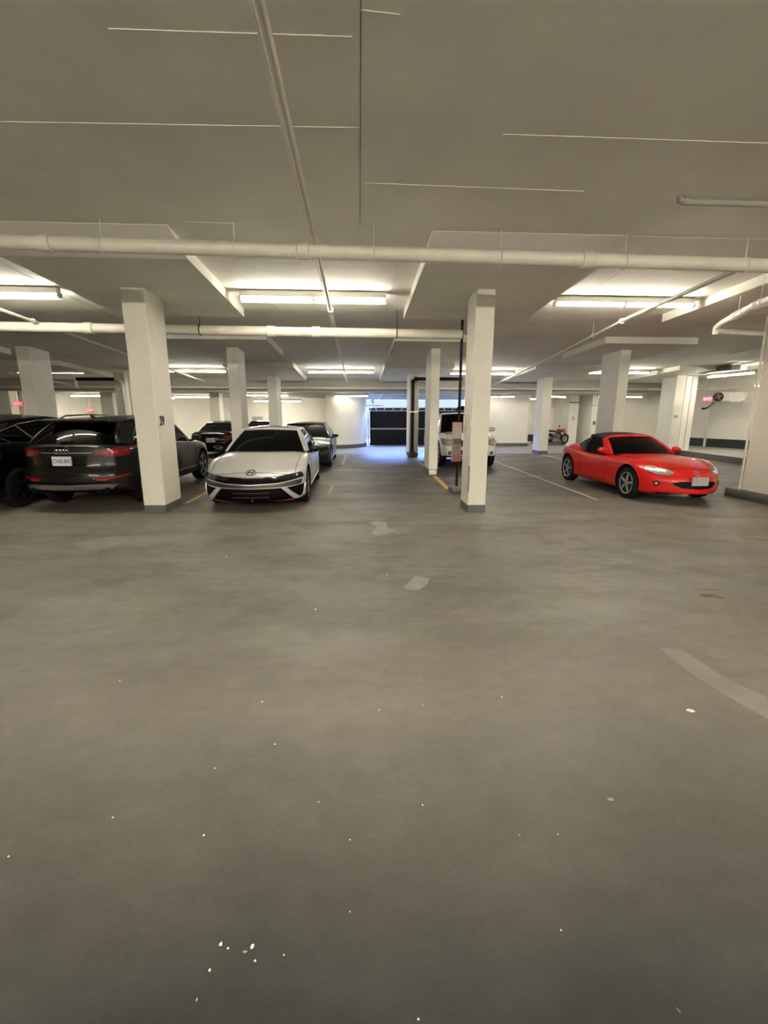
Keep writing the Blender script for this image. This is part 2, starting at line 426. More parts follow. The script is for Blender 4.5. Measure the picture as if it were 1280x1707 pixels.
# paint on the floor ---------------------------------------------
def stripe(pts, w, m, name='parking_line', z=.004):
    P = [Vector(p) for p in pts]; mb = MB(); L = []; R = []
    for i, p in enumerate(P):
        d = (P[min(i+1, len(P)-1)]-P[max(i-1, 0)]).normalized(); n = Vector((-d.y, d.x))*w/2; L.append(p+n); R.append(p-n)
    mb.prism([tuple(p) for p in L]+[tuple(p) for p in reversed(R)], 0, z); return mb.build(name, m, floor, smooth=False)
M_yfade = mat('yellow_line_worn', (.40, .29, .15), .7, noise=.45, nscale=5)
stripe([(1.93, 9.85), (1.965, 11.9)], .115, M_yellow, label='bright') if False else stripe([(1.93, 9.85), (1.965, 11.95)], .115, M_yellow)
stripe([(1.99, 13.6), (1.99, 17.0)], .10, M_yfade)
stripe([(-.56, 13.2), (-.55, 14.1)], .10, M_yfade)
stripe([(-.54, 14.6), (-.5, 18.0)], .09, M_yfade)
stripe([(-.63, 9.2), (-.60, 10.6)], .06, M_yfade)
stripe([(-3.17, 8.5), (-3.17, 12.2)], .09, M_yellow)
stripe([(4.56, 8.5), (4.57, 12.0), (4.6, 18.3)], .07, M_white)
stripe([(7.15, 13.6), (7.2, 17.9)], .09, M_white)
stripe([(2.4, 10.9), (4.4, 10.95)], .05, M_patch)
def patch(pts, m, z=.003):
    MB().prism(pts, 0, z).build('floor_patch', m, floor, smooth=False)
patch([(-3.68, 5.88), (-3.22, 5.56), (-2.92, 6.0), (-3.0, 6.14), (-3.35, 6.2)], M_patch)
patch([(.12, 6.80), (.25, 6.90), (.40, 6.87), (.41, 6.45), (.53, 6.33), (.22, 6.05), (.17, 6.25), (.22, 6.40), (.25, 6.62)], M_patch2)
patch([(.41, 4.18), (.57, 4.48), (.70, 4.40), (.66, 4.25), (.55, 4.10), (.46, 4.10)], M_patch2)

# columns -------------------------------------------------------------
ROOT = {}
def column(label, x0, x1, y0, y1, top=None, base=.13, m=None, z0=0, plinth=True):
    loc = ((x0+x1)/2, (y0+y1)/2, z0)
    t = empty('column', loc, label=label, category='column')
    c = .012
    pts = [(x0+c, y0), (x1-c, y0), (x1, y0+c), (x1, y1-c), (x1-c, y1), (x0+c, y1), (x0, y1-c), (x0, y0+c)]
    tf = (lambda x, y: zl(y)-.002) if top is None else (lambda x, y: top)
    L = [(a-loc[0], b-loc[1]) for a, b in pts]
    MB().prism(L, (base if plinth else 0), lambda x, y: tf(x+loc[0], y+loc[1])-z0).build('shaft', m or M_col, t, smooth=False)
    if plinth:
        e = .004; Lp = [(a+math.copysign(e, a), b+math.copysign(e, b)) for a, b in L]
        MB().prism(Lp, 0, base).build('plinth', M_plinth, t, smooth=False)
    return t
c39 = column('nearest white column on the left, numbered 39', -3.56, -3.21, 7.68, 8.38)
text('painted_number', '39', .215, frame((.182, -.17, 1.49), (0, 1, 0), (1, 0, 0)), M_ink, c39, sx=.85)
cR = column('nearest white column right of centre with a chipped edge', 1.80, 2.10, 7.48, 8.02)
MB().box((-.158, -.272, .36), (-.139, -.262, .78)).build('chipped_edge', M_plinth, cR)
MB().box((-.156, -.12, 1.43), (-.149, -.05, 1.60)).build('small_plate', M_pipe, cR)
pk = MB(); pk.box((-.158, .13, 1.28), (-.149, .27, 1.60), 0); pk.box((-.162, .15, 1.42), (-.157, .22, 1.57), 1)
pk.build('pink_notice', [mat('pink_card', (.60, .42, .38), .6), M_scrap], cR)
cM = column('white column with grey plinth standing beyond the chipped column', 1.87, 2.11, 12.38, 13.28)
MB().box((-.12, -.62, 0), (.07, -.46, .12), c=.01).build('concrete_block', M_pipe_w, cM)
column('slim white column behind the two middle columns, black pipe before it', 1.86, 2.2, 17.35, 18.3)
column('white column between the charcoal wagon and the silver sedan', -3.34, -3.05, 12.5, 13.2)
column('thin grey-sided column rising behind the silver sedan roof', -3.42, -3.07, 18.15, 19.1)
column('wide white column above the two black cars at left', -8.55, -8.23, 12.6, 13.4)
column('column with white pipes beside it, behind column 39', -8.62, -8.25, 17.4, 18.2)
column('white column directly behind the red convertible', 6.84, 7.13, 12.32, 13.25)
column('white column left of the red convertible with grey plinth', 7.14, 7.5, 18.15, 18.85)
cb = column('large white column cut by the right edge of the photo', 7.52, 8.2, 6.4, 8.62, base=.17)
MB().box((-.42, -1.2, 0), (.42, 1.42, .165), c=.01).build('kerb_plinth', M_plinth, cb)
MB().tube([(-.36, 1.13, .17), (-.36, 1.13, zl(8.6)-.05)], .022, 8).build('conduit', M_pipe, cb)
ct = column('broad grooved column numbered 24 on the raised platform', 11.9, 12.28, 17.35, 18.2, plinth=False, z0=.2)
MB().box((.19, -.44, 0), (.40, .2, zl(17.7)-.21)).build('lit_fin', M_wall, ct)
MB().box((.46, -.40, 0), (.66, .2, zl(17.7)-.21)).build('lit_fin', M_wall, ct)
text('painted_number', '24', .17, frame((-.05, -.428, 1.28), (1, 0, 0), (0, -1, 0)), M_ink, ct)
column('far grey column below the step, behind the charcoal wagon roof', -11.33, -10.8, 21.5, 22.0, ZB, m=M_col)
column('far column below the step, left of the black sedan roof', -6.62, -6.2, 21.5, 22.1, ZB)
column('far grey column at left edge behind the black crossover', -14.75, -14.38, 20.4, 20.9, ZB+.1)
column('white column outermost in the second row at left', -13.65, -13.3, 12.6, 13.4)

# light fixtures --------------------------------------------------------
def fixture(label, x0, y0, x1, y1, z, group='fluorescent ceiling lights', guard=False, glow=None):
    L = math.hypot(x1-x0, y1-y0); rz = math.atan2(y1-y0, x1-x0)
    t = empty('ceiling_light', ((x0+x1)/2, (y0+y1)/2, z), rz, label=label, category='light', group=group)
    h = L/2
    hb = MB(); hb.box((-h, -.055, -.09), (h, .055, 0), c=.006); hb.build('housing', M_fix, t, smooth=False)
    for s in (-1, 1):
        tb = MB()
        for y in (-.028, .028): tb.tube([(s*.03, y, -.125), (s*(h-.03), y, -.125)], .017, 10)
        tb.build('tube', glow or (M_tube_dim if y0 > 20.5 and x0 > -2 else M_tube), t)
        MB().box((s*h-.02, -.05, -.15), (s*h+.02, .05, -.08), c=.004).build('socket', M_fix, t, smooth=False)
    MB().box((-.025, -.05, -.15), (.025, .05, -.08), c=.004).build('socket', M_fix, t, smooth=False)
    if guard:
        g = MB(); n = int(L/.06)
        for k in range(n+1):
            x = -h+L*k/n
            g.tube([(x, -.06, -.10), (x, -.05, -.165), (x, .05, -.165), (x, .06, -.10)], .0022, 4)
        for y in (-.05, 0, .05): g.tube([(-h, y, -.165), (h, y, -.165)], .0022, 4)
        g.build('wire_guard', M_fix, t, smooth=False)
    return t
zf = lambda y: zu(y)-.01
fixture('nearest strip light, right above the main aisle pipe', -1.92, 8.25, .47, 8.25, zf(8.25), guard=True)
fixture('strip light at the left edge above the black cars', -7.0, 8.25, -4.78, 8.25, zf(8.25), guard=True)
fixture('strip light above the red convertible, crossed by a pipe', 3.36, 8.3, 5.8, 8.3, zf(8.3))
fixture('strip light at the right out past the big column', 8.9, 8.3, 11.2, 8.3, zf(8.3))
fixture('middle-distance strip light centred over the far gate aisle', -1.82, 17.4, .55, 17.4, zf(17.3))
fixture('middle-distance strip light just right of column 39', -7.0, 17.4, -4.68, 17.4, zf(17.3))
fixture('middle-distance strip light partly hidden by the chipped column', 3.35, 17.5, 5.75, 17.5, zf(17.5))
fixture('middle-distance strip light behind the column of the red convertible', 8.3, 17.0, 10.6, 17.0, zf(17))
fixture('middle-distance strip light beside the wide left column', -12.2, 17.9, -9.85, 17.9, zf(17.9))
fixture('slanted strip light under a dark recess at right', 12.85, 17.0, 12.85, 14.9, zl(16)-.04)
fixture('strip light by the right platform wall', 15.1, 15.6, 14.7, 17.0, 2.72, glow=M_tube_dim)
for i, y in enumerate((-2.5, -7.0, -11.5)):
    for x in (-6.95, -1.85, 3.3, 8.5):
        fixture('strip light behind the camera, outside the photo', x, y, x+2.35, y, zf(y), 'strip lights behind the camera', glow=M_tube_boost)
# behind the step
fixture('far strip light on the step soffit behind the silver sedan', -5.55, 21.3, -3.1, 21.3, ZB)
fixture('far strip light low before the back wall, above the blue sedan', -6.0, 27.6, -3.3, 27.6, 2.33)
fixture('far strip light seen between column 39 and the next', -9.2, 24.2, -6.9, 24.2, ZB)
fixture('far strip light behind the charcoal wagon, left one', -13.2, 22.6, -10.9, 22.6, ZB)
fixture('far strip light behind the charcoal wagon, right one', -12.4, 26.5, -10.0, 26.5, ZB)
fixture('strip light skewed across the curved wall by the gate', -1.05, 20.95, .42, 20.75, ZB-.02)
fixture('strip light fixed over the curved wall right of the gate', 5.8, 21.9, 7.1, 21.3, ZB)
fixture('strip light seen through the gap left of the small motorcycle', 7.9, 23.2, 9.4, 23.2, ZB-.05)
fixture('strip light in front of the motorcycle niche', 8.6, 21.1, 9.7, 21.9, ZB)
fixture('far strip light behind the column of the red convertible', 10.9, 21.2, 13.0, 21.2, ZB)
# dark box standing in for the shaded recess by the slanted light
MB().box((12.3, 15.3, zl(16)-.05), (12.62, 17.6, zl(16)+.12)).build('recess_shadow_box', M_plinth, ceiling, smooth=False)

# pipes --------------------------------------------------------------
def pipe(label, path, r, m=None, hangers=(), couplings=(), n=16, name='ceiling_pipe', dark=False, group=None, collar=1.18):
    o = Vector(path[0]); t = empty(name, o, label=label, category='pipe')
    P = [Vector(p)-o for p in path]
    MB().tube(P, r, n).build('pipe_run', m or M_pipe, t)
    def at(k):
        tot = [0]
        for a, b in zip(P, P[1:]): tot.append(tot[-1]+(b-a).length)
        d = k*tot[-1]
        for i in range(len(P)-1):
            if d <= tot[i+1]+1e-9: return P[i].lerp(P[i+1], (d-tot[i])/(tot[i+1]-tot[i])), (P[i+1]-P[i]).normalized()
        return P[-1], (P[-1]-P[-2]).normalized()
    for k in couplings:
        p, d = at(k); MB().tube([p-d*r*.9, p-d*r*.8, p+d*r*.8, p+d*r*.9], [r*1.02, r*collar, r*collar, r*1.02], n).build('coupling', m or M_pipe, t)
    for k in hangers:
        p, d = at(k); w = p+o; top = (zl(w.y) if any(a < w.x < b for a, b in PX) and any(a < w.y < b for a, b in PY) else zu(w.y))
        if w.y > BULK: top = ZB
        h = MB(); h.tube([p+Vector((0, 0, r)), Vector((p.x, p.y, top-o.z))], .006 if r > .05 else .004, 6)
        u = d.cross(Vector((0, 0, 1))).normalized()
        ring = [p+(u*math.cos(a*PI/8)+Vector((0, 0, 1))*math.sin(a*PI/8))*(r+.006) for a in range(16)]
        h.tube(ring, .009 if r > .05 else .006, 5, closed=True)
        h.build('hanger', M_black if dark else (m or M_pipe), t)
    return t
def ex(a, b, x): return [a[i]+(b[i]-a[i])*(x-a[0])/(b[0]-a[0]) for i in range(3)]
pipe('long thick cream pipe crossing the whole ceiling nearest the camera', [(-7.5, 5.76, 3.49), (9.5, 5.86, 3.345)], .078, hangers=(.2753, .3603, .4523, .539, .627, .715), couplings=(.24, .405, .60))
pipe('second thick cream pipe crossing, ending at the black drain', [(-12, 9.52, 3.22), (-6.5, 9.44, 3.17), (2.0, 9.36, 3.105)], .088, hangers=(.30, .645, .91), couplings=(.5, .56, .74, .80), dark=True)
pipe('far cream pipe running along the ceiling step', [(-19, 20.1, 2.60), (13.5, 20.1, 2.61)], .05, hangers=(.3, .5, .7, .8), couplings=(.2, .4, .6, .78, .82))
yy = [.5, 2.7, 5.5, 8.55, 12.5, 19.95]
pipe('thin paired aisle pipe running from overhead towards the gate', [(-.47, y, zl(y)-.055) for y in yy], .026, couplings=(.415,), collar=1.9)
pipe('slim white conduit beside the thin aisle pipe', [(-.52, y, zl(y)-.02) for y in yy], .012, M_pipe_w)
pipe('slanting thin pipe above the red convertible', [(4.72, 5.9, zl(5.9)-.15), (4.78, 8.67, zl(8.67)-.15), (5.5, 17.2, zl(17.2)-.15), (5.55, 19.9, zl(19.9)-.15)], .03, couplings=(.2,), hangers=(.29,), collar=1.6)
pipe('slanting thin pipe at the left above the black cars', [(-5.85, 5, zl(5)-.15), (-5.88, 9.3, zl(9.3)-.15), (-5.95, 14, zl(14)-.15), (-6, 19.9, zl(19.9)-.15)], .03, couplings=(.285,), hangers=(.6,), collar=1.6)
pipe('thin pipe behind the wide left column', [(-11.2, 16.0, zl(16)-.2), (-11.6, 20.0, zl(20)-.2)], .035)
pipe('grey pipe stub with elbow at the upper right', [(3.2, 4.98, zu(5)-.002), (3.2, 4.98, zu(5)-.03), (3.28, 4.98, zu(5)-.045), (6, 4.98, zu(5)-.045)], .028, mat('stub_grey', (.33, .315, .27), .8), couplings=(.03,), name='pipe_stub')
zz = zl(8)-.3
pipe('white insulated pipe with elbow by the big right column', [(6.40, 8.45, zz-.12), (6.38, 8.42, zz-.02), (6.30, 8.2, zz+.02), (5.95, 7.2, zz+.06), (5.6, 5.9, zz+.1)], .052, M_pipe_w, couplings=(.3, .42, .55, .62), hangers=(.35, .6))
pipe('dull short pipe under the elbow pipe at right', [(6.52, 8.6, 3.10), (7.5, 8.68, 3.07)], .042, M_ceil, couplings=(.35, .75), name='short_pipe')
pipe('black drain pipe standing before the slim far column', [(1.93, 16.95, .1), (1.93, 16.95, 2.68), (2.02, 16.95, 2.78), (3.7, 16.95, 2.79)], .062, M_black, couplings=(.59, .62), name='drain_pipe')
dp = [o for o in COL.objects if o.get('label', '').startswith('black drain pipe standing')][0]
MB().tube([(0, 0, -.1), (0, 0, .12)], [.15, .12], 12).build('rusty_boot', mat('rust_boot', (.07, .045, .03), .7, noise=.4, nscale=12), dp)
MB().box((-.16, -.07, 1.52), (.2, -.05, 1.56)).build('clamp', M_steel, dp)
vb = pipe('tall black vertical pipe just left of the chipped column', [(2.06, 9.62, .1), (2.06, 9.62, zl(9.6)+.12)], .028, M_black, name='drain_pipe')
MB().lathe([(0, .09), (.02, .09)], (0, 0, zu(9.6)-.13), (0, 0, 1), 16).build('flange', M_black, vb)
MB().box((-.15, -.30, -.1), (.12, .14, .01), c=.012).build('concrete_foot', M_plinth, vb)
pipe('dark horizontal pipe with elbow near the wide left column', [(-9.8, 17.25, 2.73), (-8.5, 17.25, 2.73)], .06, M_black)
pipe('white vertical pipe left of its twin behind column 39', [(-8.5, 17.25, 2.73), (-8.36, 17.25, 2.70), (-8.27, 17.25, 2.6), (-8.2, 17.25, 0)], .06, M_pipe_w, name='drain_pipe')
pipe('white vertical pipe right of its twin behind column 39', [(-8.03, 17.3, 2.98), (-8.03, 17.3, 0)], .05, M_pipe_w, name='drain_pipe')
pipe('fallen-angle white brace pipe above the charcoal wagon', [(-9.85, 17.3, 2.8), (-10.6, 18.6, 2.62), (-11.0, 19.4, 2.55)], .05, M_pipe_w)
pipe('thin diagonal rod from ceiling towards the gate', [(1.05, 20.5, ZB-.02), (.95, 22.9, 2.2)], .018, M_pipe_w, name='rod')
pipe('cream service pipe at the platform wall', [(11.8, 18.9, 2.56), (15.2, 18.5, 2.56)], .045)
pipe('cream thin pipe before the motorcycle niche', [(8.0, 20.9, 2.33), (10.5, 20.7, 2.52)], .025)

# gate ---------------------------------------------------------------
M_gate = mat('gate_navy', (.004, .0045, .008), .6, spec=.2)
M_gframe = mat('gate_frame', (.30, .30, .34), .4, metal=.4)
g = empty('garage_gate', (2.9, 23.35, 0), label='dark navy two-panel garage gate with grey rails, closed', category='gate')
for z0, z1 in ((.13, .77), (.84, 1.66)):
    MB().box((-2.35, -.02, z0), (2.45, .02, z1)).build('panel', M_gate, g, smooth=False)
MB().box((-2.38, -.05, .77), (2.48, .03, .84)).build('rail', M_gframe, g, smooth=False)
MB().box((-2.38, -.05, 1.66), (2.48, .03, 1.71)).build('rail', M_gframe, g, smooth=False)
MB().box((-2.38, -.05, .004), (2.48, .03, .13)).build('rail', M_gate, g, smooth=False)
for x in (-2.45, 2.5): MB().box((x-.04, -.10, 0), (x+.05, -.02, 1.82)).build('post', M_pipe_w, g, smooth=False)
for x in (-2.28, -1.2+1.1, 2.3): MB().box((x-.02, -.045, .84), (x+.02, -.02, 1.66)).build('stile', M_gate, g, smooth=False)
tr = MB()
tr.box((-2.4, -.03, 1.82), (2.5, .02, 1.85))
k = -2.1; a = 0
while k < 2.3:
    tr.tube([(k, 0, 1.83), (k+.10, 0, 1.70)], .014, 6); tr.tube([(k+.42, 0, 1.70), (k+.52, 0, 1.83)], .014, 6); k += .85
tr.build('truss', M_pipe_w, g)
MB().box((-2.4, .04, 1.68), (2.5, .08, 1.84)).build('header', M_black, g, smooth=False)
mo = MB(); mo.box((2.1, -.35, 1.72), (2.45, -.05, 1.92), c=.03); mo.lathe([(0, .12), (.2, .12)], (2.0, -.3, 1.78), (0, 1, 0), 16)
mo.build('motor', M_plas, g)
MB().tube([(-2.1, -.15, 2.12), (-2.25, -.1, 1.9), (-2.6, -.06, 1.2)], .012, 6).build('cable', M_pipe_w, g)
MB().box((-2.55, -.5, 1.90), (-1.7, -.42, 1.95)).build('bracket', M_pipe_w, g, smooth=False)
lp = MB(); lp.box((-2.30, -.9, 2.02), (-2.18, -.8, 2.21), c=.01); lp.build('sensor_box', M_pipe_w, g, smooth=False)

# exit signs, heater, board --------------------------------------------
def exit_sign(label, x, y, z, ztop, rz=0, w=.3):
    t = empty('exit_sign', (x, y, z), rz, label=label, category='sign', group='red exit signs')
    MB().box((-w/2, -.03, 0), (w/2, .03, .18), c=.008).build('sign_box', M_red_em, t, smooth=False)
    text('lettering', 'EXIT', .13, frame((0, -.035, .09), (1, 0, 0), (0, -1, 0)), M_exit_w, t)
    MB().tube([(0, 0, .18), (0, 0, ztop-z)], .012, 6).build('stem', M_steel, t)
exit_sign('red exit sign at the far left beside a grey column', -14.17, 20.55, 1.84, ZB+.05)
exit_sign('tiny red exit sign above the charcoal wagon roof', -14.0+.1, 25.3, 1.58, ZB)
exit_sign('red exit sign on the platform wall at right', 13.62, 17.9, 2.06, zu(17.9), rz=-.5)
ht = empty('unit_heater', (14.0, 17.9, 2.06), -.55, label='white ceiling fan heater with black round fan, far right', category='heater')
MB().box((-.1, -.15, 0), (.85, .4, .34), c=.02).build('casing', M_fix, ht, smooth=False)
fn = MB(); fn.lathe([(0, .17), (.04, .17), (.05, .12)], (.02, -.16, .17), (0, -1, 0), 20); fn.build('fan_guard', M_black, ht)
fb = MB()
for k in range(4):
    a = k*PI/2+.4; fb.tube([(.02, -.215, .17), (.02+.11*math.cos(a), -.215, .17+.11*math.sin(a))], [.015, .04], 6)
fb.build('fan_blade', M_plinth, ht)
for a, b in (((.0, 0, .34), (0, 0, .62)), ((.75, 0, .34), (.75, 0, .62))): MB().tube([a, b], .01, 6).build('hanger', M_steel, ht)
cb2 = MB(); cb2.tube([(.35, -.2, .3), (.38, -.22, .05), (.5, -.22, -.02), (.7, -.2, 0), (.85, -.2, .12), (.9, -.2, .3)], .012, 6)
cb2.build('cable_loop', M_pipe_w, ht)
hk = empty('pipe_hook', (13.9, 18.6, 1.78), label='short black hooked pipe arm below the fan heater', category='pipe')
MB().tube([(0, -.1, .03), (.05, -.1, 0), (.2, -.1, .03), (.45, 0, .16), (.75, .1, .36)], [.035, .035, .03, .015, .01], 8).build('arm', M_black, hk)

bd = empty('sign_board', (1.97, 9.50, .64), label='pink and grey board fixed to the tall black pipe', category='sign')
pinkm = mat('board_pink', (.34, .20, .175), .5, noise=.1, nscale=20); redm = mat('board_red', (.22, .055, .05), .6)
brm = mat('board_brown', (.06, .048, .04), .6); grm = mat('board_grey', (.30, .28, .24), .6, noise=.25, nscale=9); gr2 = mat('board_grey_worn', (.15, .135, .12), .6, noise=.4, nscale=14)
zs = [0, .13, .36, .47, .70, .80]
for (a, b), m, nm in zip(zip(zs, zs[1:]), (redm, gr2, brm, grm, pinkm), ('red_strip', 'worn_field', 'brown_strip', 'pale_field', 'pink_strip')):
    MB().box((-.05, -.02, a), (.13, .02, b)).build(nm, m, bd, smooth=False)
MB().box((-.062, -.024, 0), (-.05, .024, .80)).build('edge_strip', pinkm, bd, smooth=False)
vent = MB(); vent.box((-6.62, 29.44, .98), (-5.85, 29.5, 1.36), 0); vent.box((-6.55, 29.42, 1.02), (-5.92, 29.45, 1.32), 1)
vent.build('vent_panel', [M_wall, M_conc], back, smooth=False)
# ================================================================ vehicles
# car frame: x forward, y to the car's left, z up, origin on the ground midway between the axles
def catmull(P, sub):
    out = []; n = len(P)
    for i in range(n-1):
        p0, p1, p2, p3 = P[max(i-1, 0)], P[i], P[i+1], P[min(i+2, n-1)]
        for k in range(sub):
            t = k/sub
            out.append(tuple(.5*((2*p1[c])+(-p0[c]+p2[c])*t+(2*p0[c]-5*p1[c]+4*p2[c]-p3[c])*t*t+(-p0[c]+3*p1[c]-3*p2[c]+p3[c])*t**3) for c in range(2)))
    out.append(tuple(P[-1])); return out
def sstep(t): t = max(0, min(1, t)); return t*t*(3-2*t)

class Car:
    def __init__(s, spec, label, category, group=None):
        s.p = spec; s.sc = spec['scale']
        s.root = empty('car', (0, 0, 0), label=label, category=category)
        if group: s.root['group'] = group
        s.body()
    def mb(s): return MB(s.sc)
    def body(s):
        p = s.p; xr, xf = p['x']
        w, zb, zt, zs = (keyed(p[k]) for k in ('w', 'zb', 'zt', 'zs')); ws = keyed(p['ws'])
        zm = keyed(p['zm']) if 'zm' in p else (lambda x: .52*zs(x)+.12)
        st = [xr, xr+.02, xr+.06, xr+.12, xr+.2, xr+.32]; x = xr+.42
        while x < xf-.45: st.append(x); x += .085
        st += [xf-.42, xf-.32, xf-.2, xf-.12, xf-.06, xf-.02, xf]
        bf, br = p.get('bow', (.18, .1)); rf, rr = (keyed(k) for k in p['rake'])
        rows = []
        for x in st:
            W = w(x); b = zb(x); t = zt(x); h = zs(x); S_ = ws(x)*W; m = zm(x)
            e = min(x-xr, xf-x); inset = .05*(1-min(1, e/.09))**2
            K = [(W-.16, b), (W-.04, b+.035), (W-.005, b+.13), (W, m), (W-.006, (m*1.1+h*.9)/2), (W-.022, h-.045), (S_, h), (S_*.86, h+(t-h)*.42), (S_*.58, h+(t-h)*.8), (S_*.28, h+(t-h)*.97), (0, t)]
            pr = catmull(K, 3)
            zc = (b+t)/2
            row = []
            for y, z in pr:
                y *= (1-inset*1.2); z = zc+(z-zc)*(1-inset*1.6)
                f = sstep((x-(xf-.9))/.9); r = sstep(((xr+.9)-x)/.9); q = (y/max(.3, W))**2 if W > .1 else 0
                xx = x-f*(bf*q)+r*(br*q)+rf(z)*sstep((x-(xf-.7))/.7)-rr(z)*sstep(((xr+.6)-x)/.6)
                row.append((xx, y, z))
            rows.append(row)
        n = len(rows[0]); R = len(rows); vs = []; fs = []
        for row in rows: vs += row+[(a, -b, c) for a, b, c in reversed(row[:-1])]   # last is centre top
        m_ = 2*n-1
        for i in range(R-1):
            for j in range(m_):
                fs.append((i*m_+j, i*m_+(j+1) % m_, (i+1)*m_+(j+1) % m_, (i+1)*m_+j))
        # end caps built as horizontal chords
        for i, flip in ((0, 1), (R-1, 0)):
            C = 10; base = len(vs); row = rows[i]
            ids = []
            for j in range(n-1):
                a = i*m_+j; b_ = i*m_+(m_-1-j); line = [a]
                for c in range(1, C):
                    y = row[j][1]*(1-2*c/C); x0 = row[j][0]
                    q0 = (row[j][1]/max(.3, w(st[i])))**2; q = (y/max(.3, w(st[i])))**2
                    bowk = bf if i else -br
                    vs.append((x0+bowk*(q0-q), y, row[j][2])); line.append(len(vs)-1)
                line.append(b_); ids.append(line)
            for j in range(n-2):
                for c in range(C): fs.append((ids[j][c], ids[j][c+1], ids[j+1][c+1], ids[j+1][c]))
            top = i*m_+n-1
            for c in range(C): fs.append((ids[-1][c], ids[-1][c+1], top))
        mb = s.mb(); mb.add(vs, fs); o = mb.build('body', [p['paint'], M_plas], s.root)
        # wheel arches
        sx, sy, sz = s.sc; R_ = p['R']; cut = MB()
        for ax in (p['wf'], p['wr']):
            for sd in (-1, 1):
                yo = sd*(p['W']*sy+.2); yi = sd*(p['W']*sy-.36)
                cut.lathe([(0, p.get('arch', R_+.055)), (.56, p.get('arch', R_+.055))], (ax*sx, yo, R_+.01), (0, -sd, 0), 40, 1)
        co = cut.build('cutter', [p['paint'], M_plas], smooth=False)
        md = o.modifiers.new('b', 'BOOLEAN'); md.operation = 'DIFFERENCE'; md.object = co; md.solver = 'EXACT'
        dg = bpy.context.evaluated_depsgraph_get(); me = bpy.data.meshes.new_from_object(o.evaluated_get(dg))
        o.modifiers.clear(); old = o.data; o.data = me; me.name = 'body'
        bpy.data.meshes.remove(old); cm = co.data; bpy.data.objects.remove(co); bpy.data.meshes.remove(cm)
        # underside and sill in black plastic, arches too
        zlow = p.get('sill', .24)*sz
        for f in me.polygons:
            c = f.center
            if c.z < zlow and 'sill' in p: f.material_index = 1
            if abs(f.normal.z) > .8 and f.normal.z < 0: f.material_index = 1
        me.polygons.foreach_set('use_smooth', [True]*len(me.polygons)); me.set_sharp_from_angle(angle=math.radians(32))
        s.body_o = o
        bm = bmesh.new(); bm.from_mesh(me); s.bvh = BVHTree.FromBMesh(bm); bm.free()
    # --- projecting details on the body; coordinates in unscaled car units
    def hit(s, p, d, bvh=None):
        sx, sy, sz = s.sc; P = Vector((p[0]*sx, p[1]*sy, p[2]*sz)); D = Vector(d)
        for k in range(8):
            r = (bvh or s.bvh).ray_cast(P-D*3, D)
            if r[0] is not None: return r[0], r[1]
            P = Vector((P.x*(.985 if D.x == 0 or True and abs(D.y) > .5 else 1), P.y*(.97 if abs(D.x) > .5 else 1), P.z*.985+.006))
        return None, None
    def proj(s, view, u, v, bvh=None):
        """view 'f','r' -> (u=y, v=z); 'l','R' -> (u=x, v=z); 't' -> (u=x, v=y)"""
        d, p = {'f': ((-1, 0, 0), (0, u, v)), 'r': ((1, 0, 0), (0, u, v)), 'l': ((0, -1, 0), (u, 0, v)), 'R': ((0, 1, 0), (u, 0, v)), 't': ((0, 0, -1), (u, v, 0))}[view]
        return s.hit(p, d, bvh)
    def patch(s, view, top, bot, name, m, parent=None, n=10, k=5, lift=.006, sink=.008, mirror=False, **props):
        """sheet between two outlines, laid on the body"""
        out = []
        for sg in ((1, -1) if mirror else (1,)):
            def res(L):
                d = [0]
                for a, b in zip(L, L[1:]): d.append(d[-1]+math.hypot(b[0]-a[0], b[1]-a[1]))
                r = []
                for i in range(n+1):
                    t = d[-1]*i/n; j = max(q for q in range(len(L)-1) if d[q] <= t+1e-9) if d[-1] else 0
                    q = (t-d[j])/max(1e-9, d[j+1]-d[j]); r.append((L[j][0]+(L[j+1][0]-L[j][0])*q, L[j][1]+(L[j+1][1]-L[j][1])*q))
                return r
            T, B = res(top), res(bot); rows = []; ok = True; nsum = Vector()
            for i in range(k+1):
                row = []
                for a, b in zip(T, B):
                    u = a[0]+(b[0]-a[0])*i/k; v = a[1]+(b[1]-a[1])*i/k
                    if view in 'fr': u *= sg
                    if view == 't': v *= sg
                    h, nn = s.proj(view, u, v)
                    if h is None: ok = False; row.append(row[-1] if row else Vector((0, 0, 0))); continue
                    nsum += nn; row.append(h-nn*sink)
                rows.append(row)
            mb = MB(); mb.grid(rows, 0, sink+lift, off=nsum.normalized() if nsum.length else None)
            out.append(mb.build(name, m, parent or s.root, **props))
        return out
    def disc(s, view, u, v, r, name, m, parent=None, depth=.01, n=20, ring=None, mirror=False, ry=1):
        out = []
        for sg in ((1, -1) if mirror else (1,)):
            h, nn = s.proj(view, u*sg if view in 'fr' else u, v)
            if h is None: continue
            mb = MB()
            if ring: mb.tube([h+nn*depth*.5+(nn.orthogonal().normalized()*math.cos(a*2*PI/n)+nn.cross(nn.orthogonal().normalized())*math.sin(a*2*PI/n))*r for a in range(n)], ring, 6, closed=True)
            else: mb.lathe([(-.01, r), (depth*.6, r), (depth, r*.8)], h, nn, n)
            out.append(mb.build(name, m, parent or s.root))
        return out
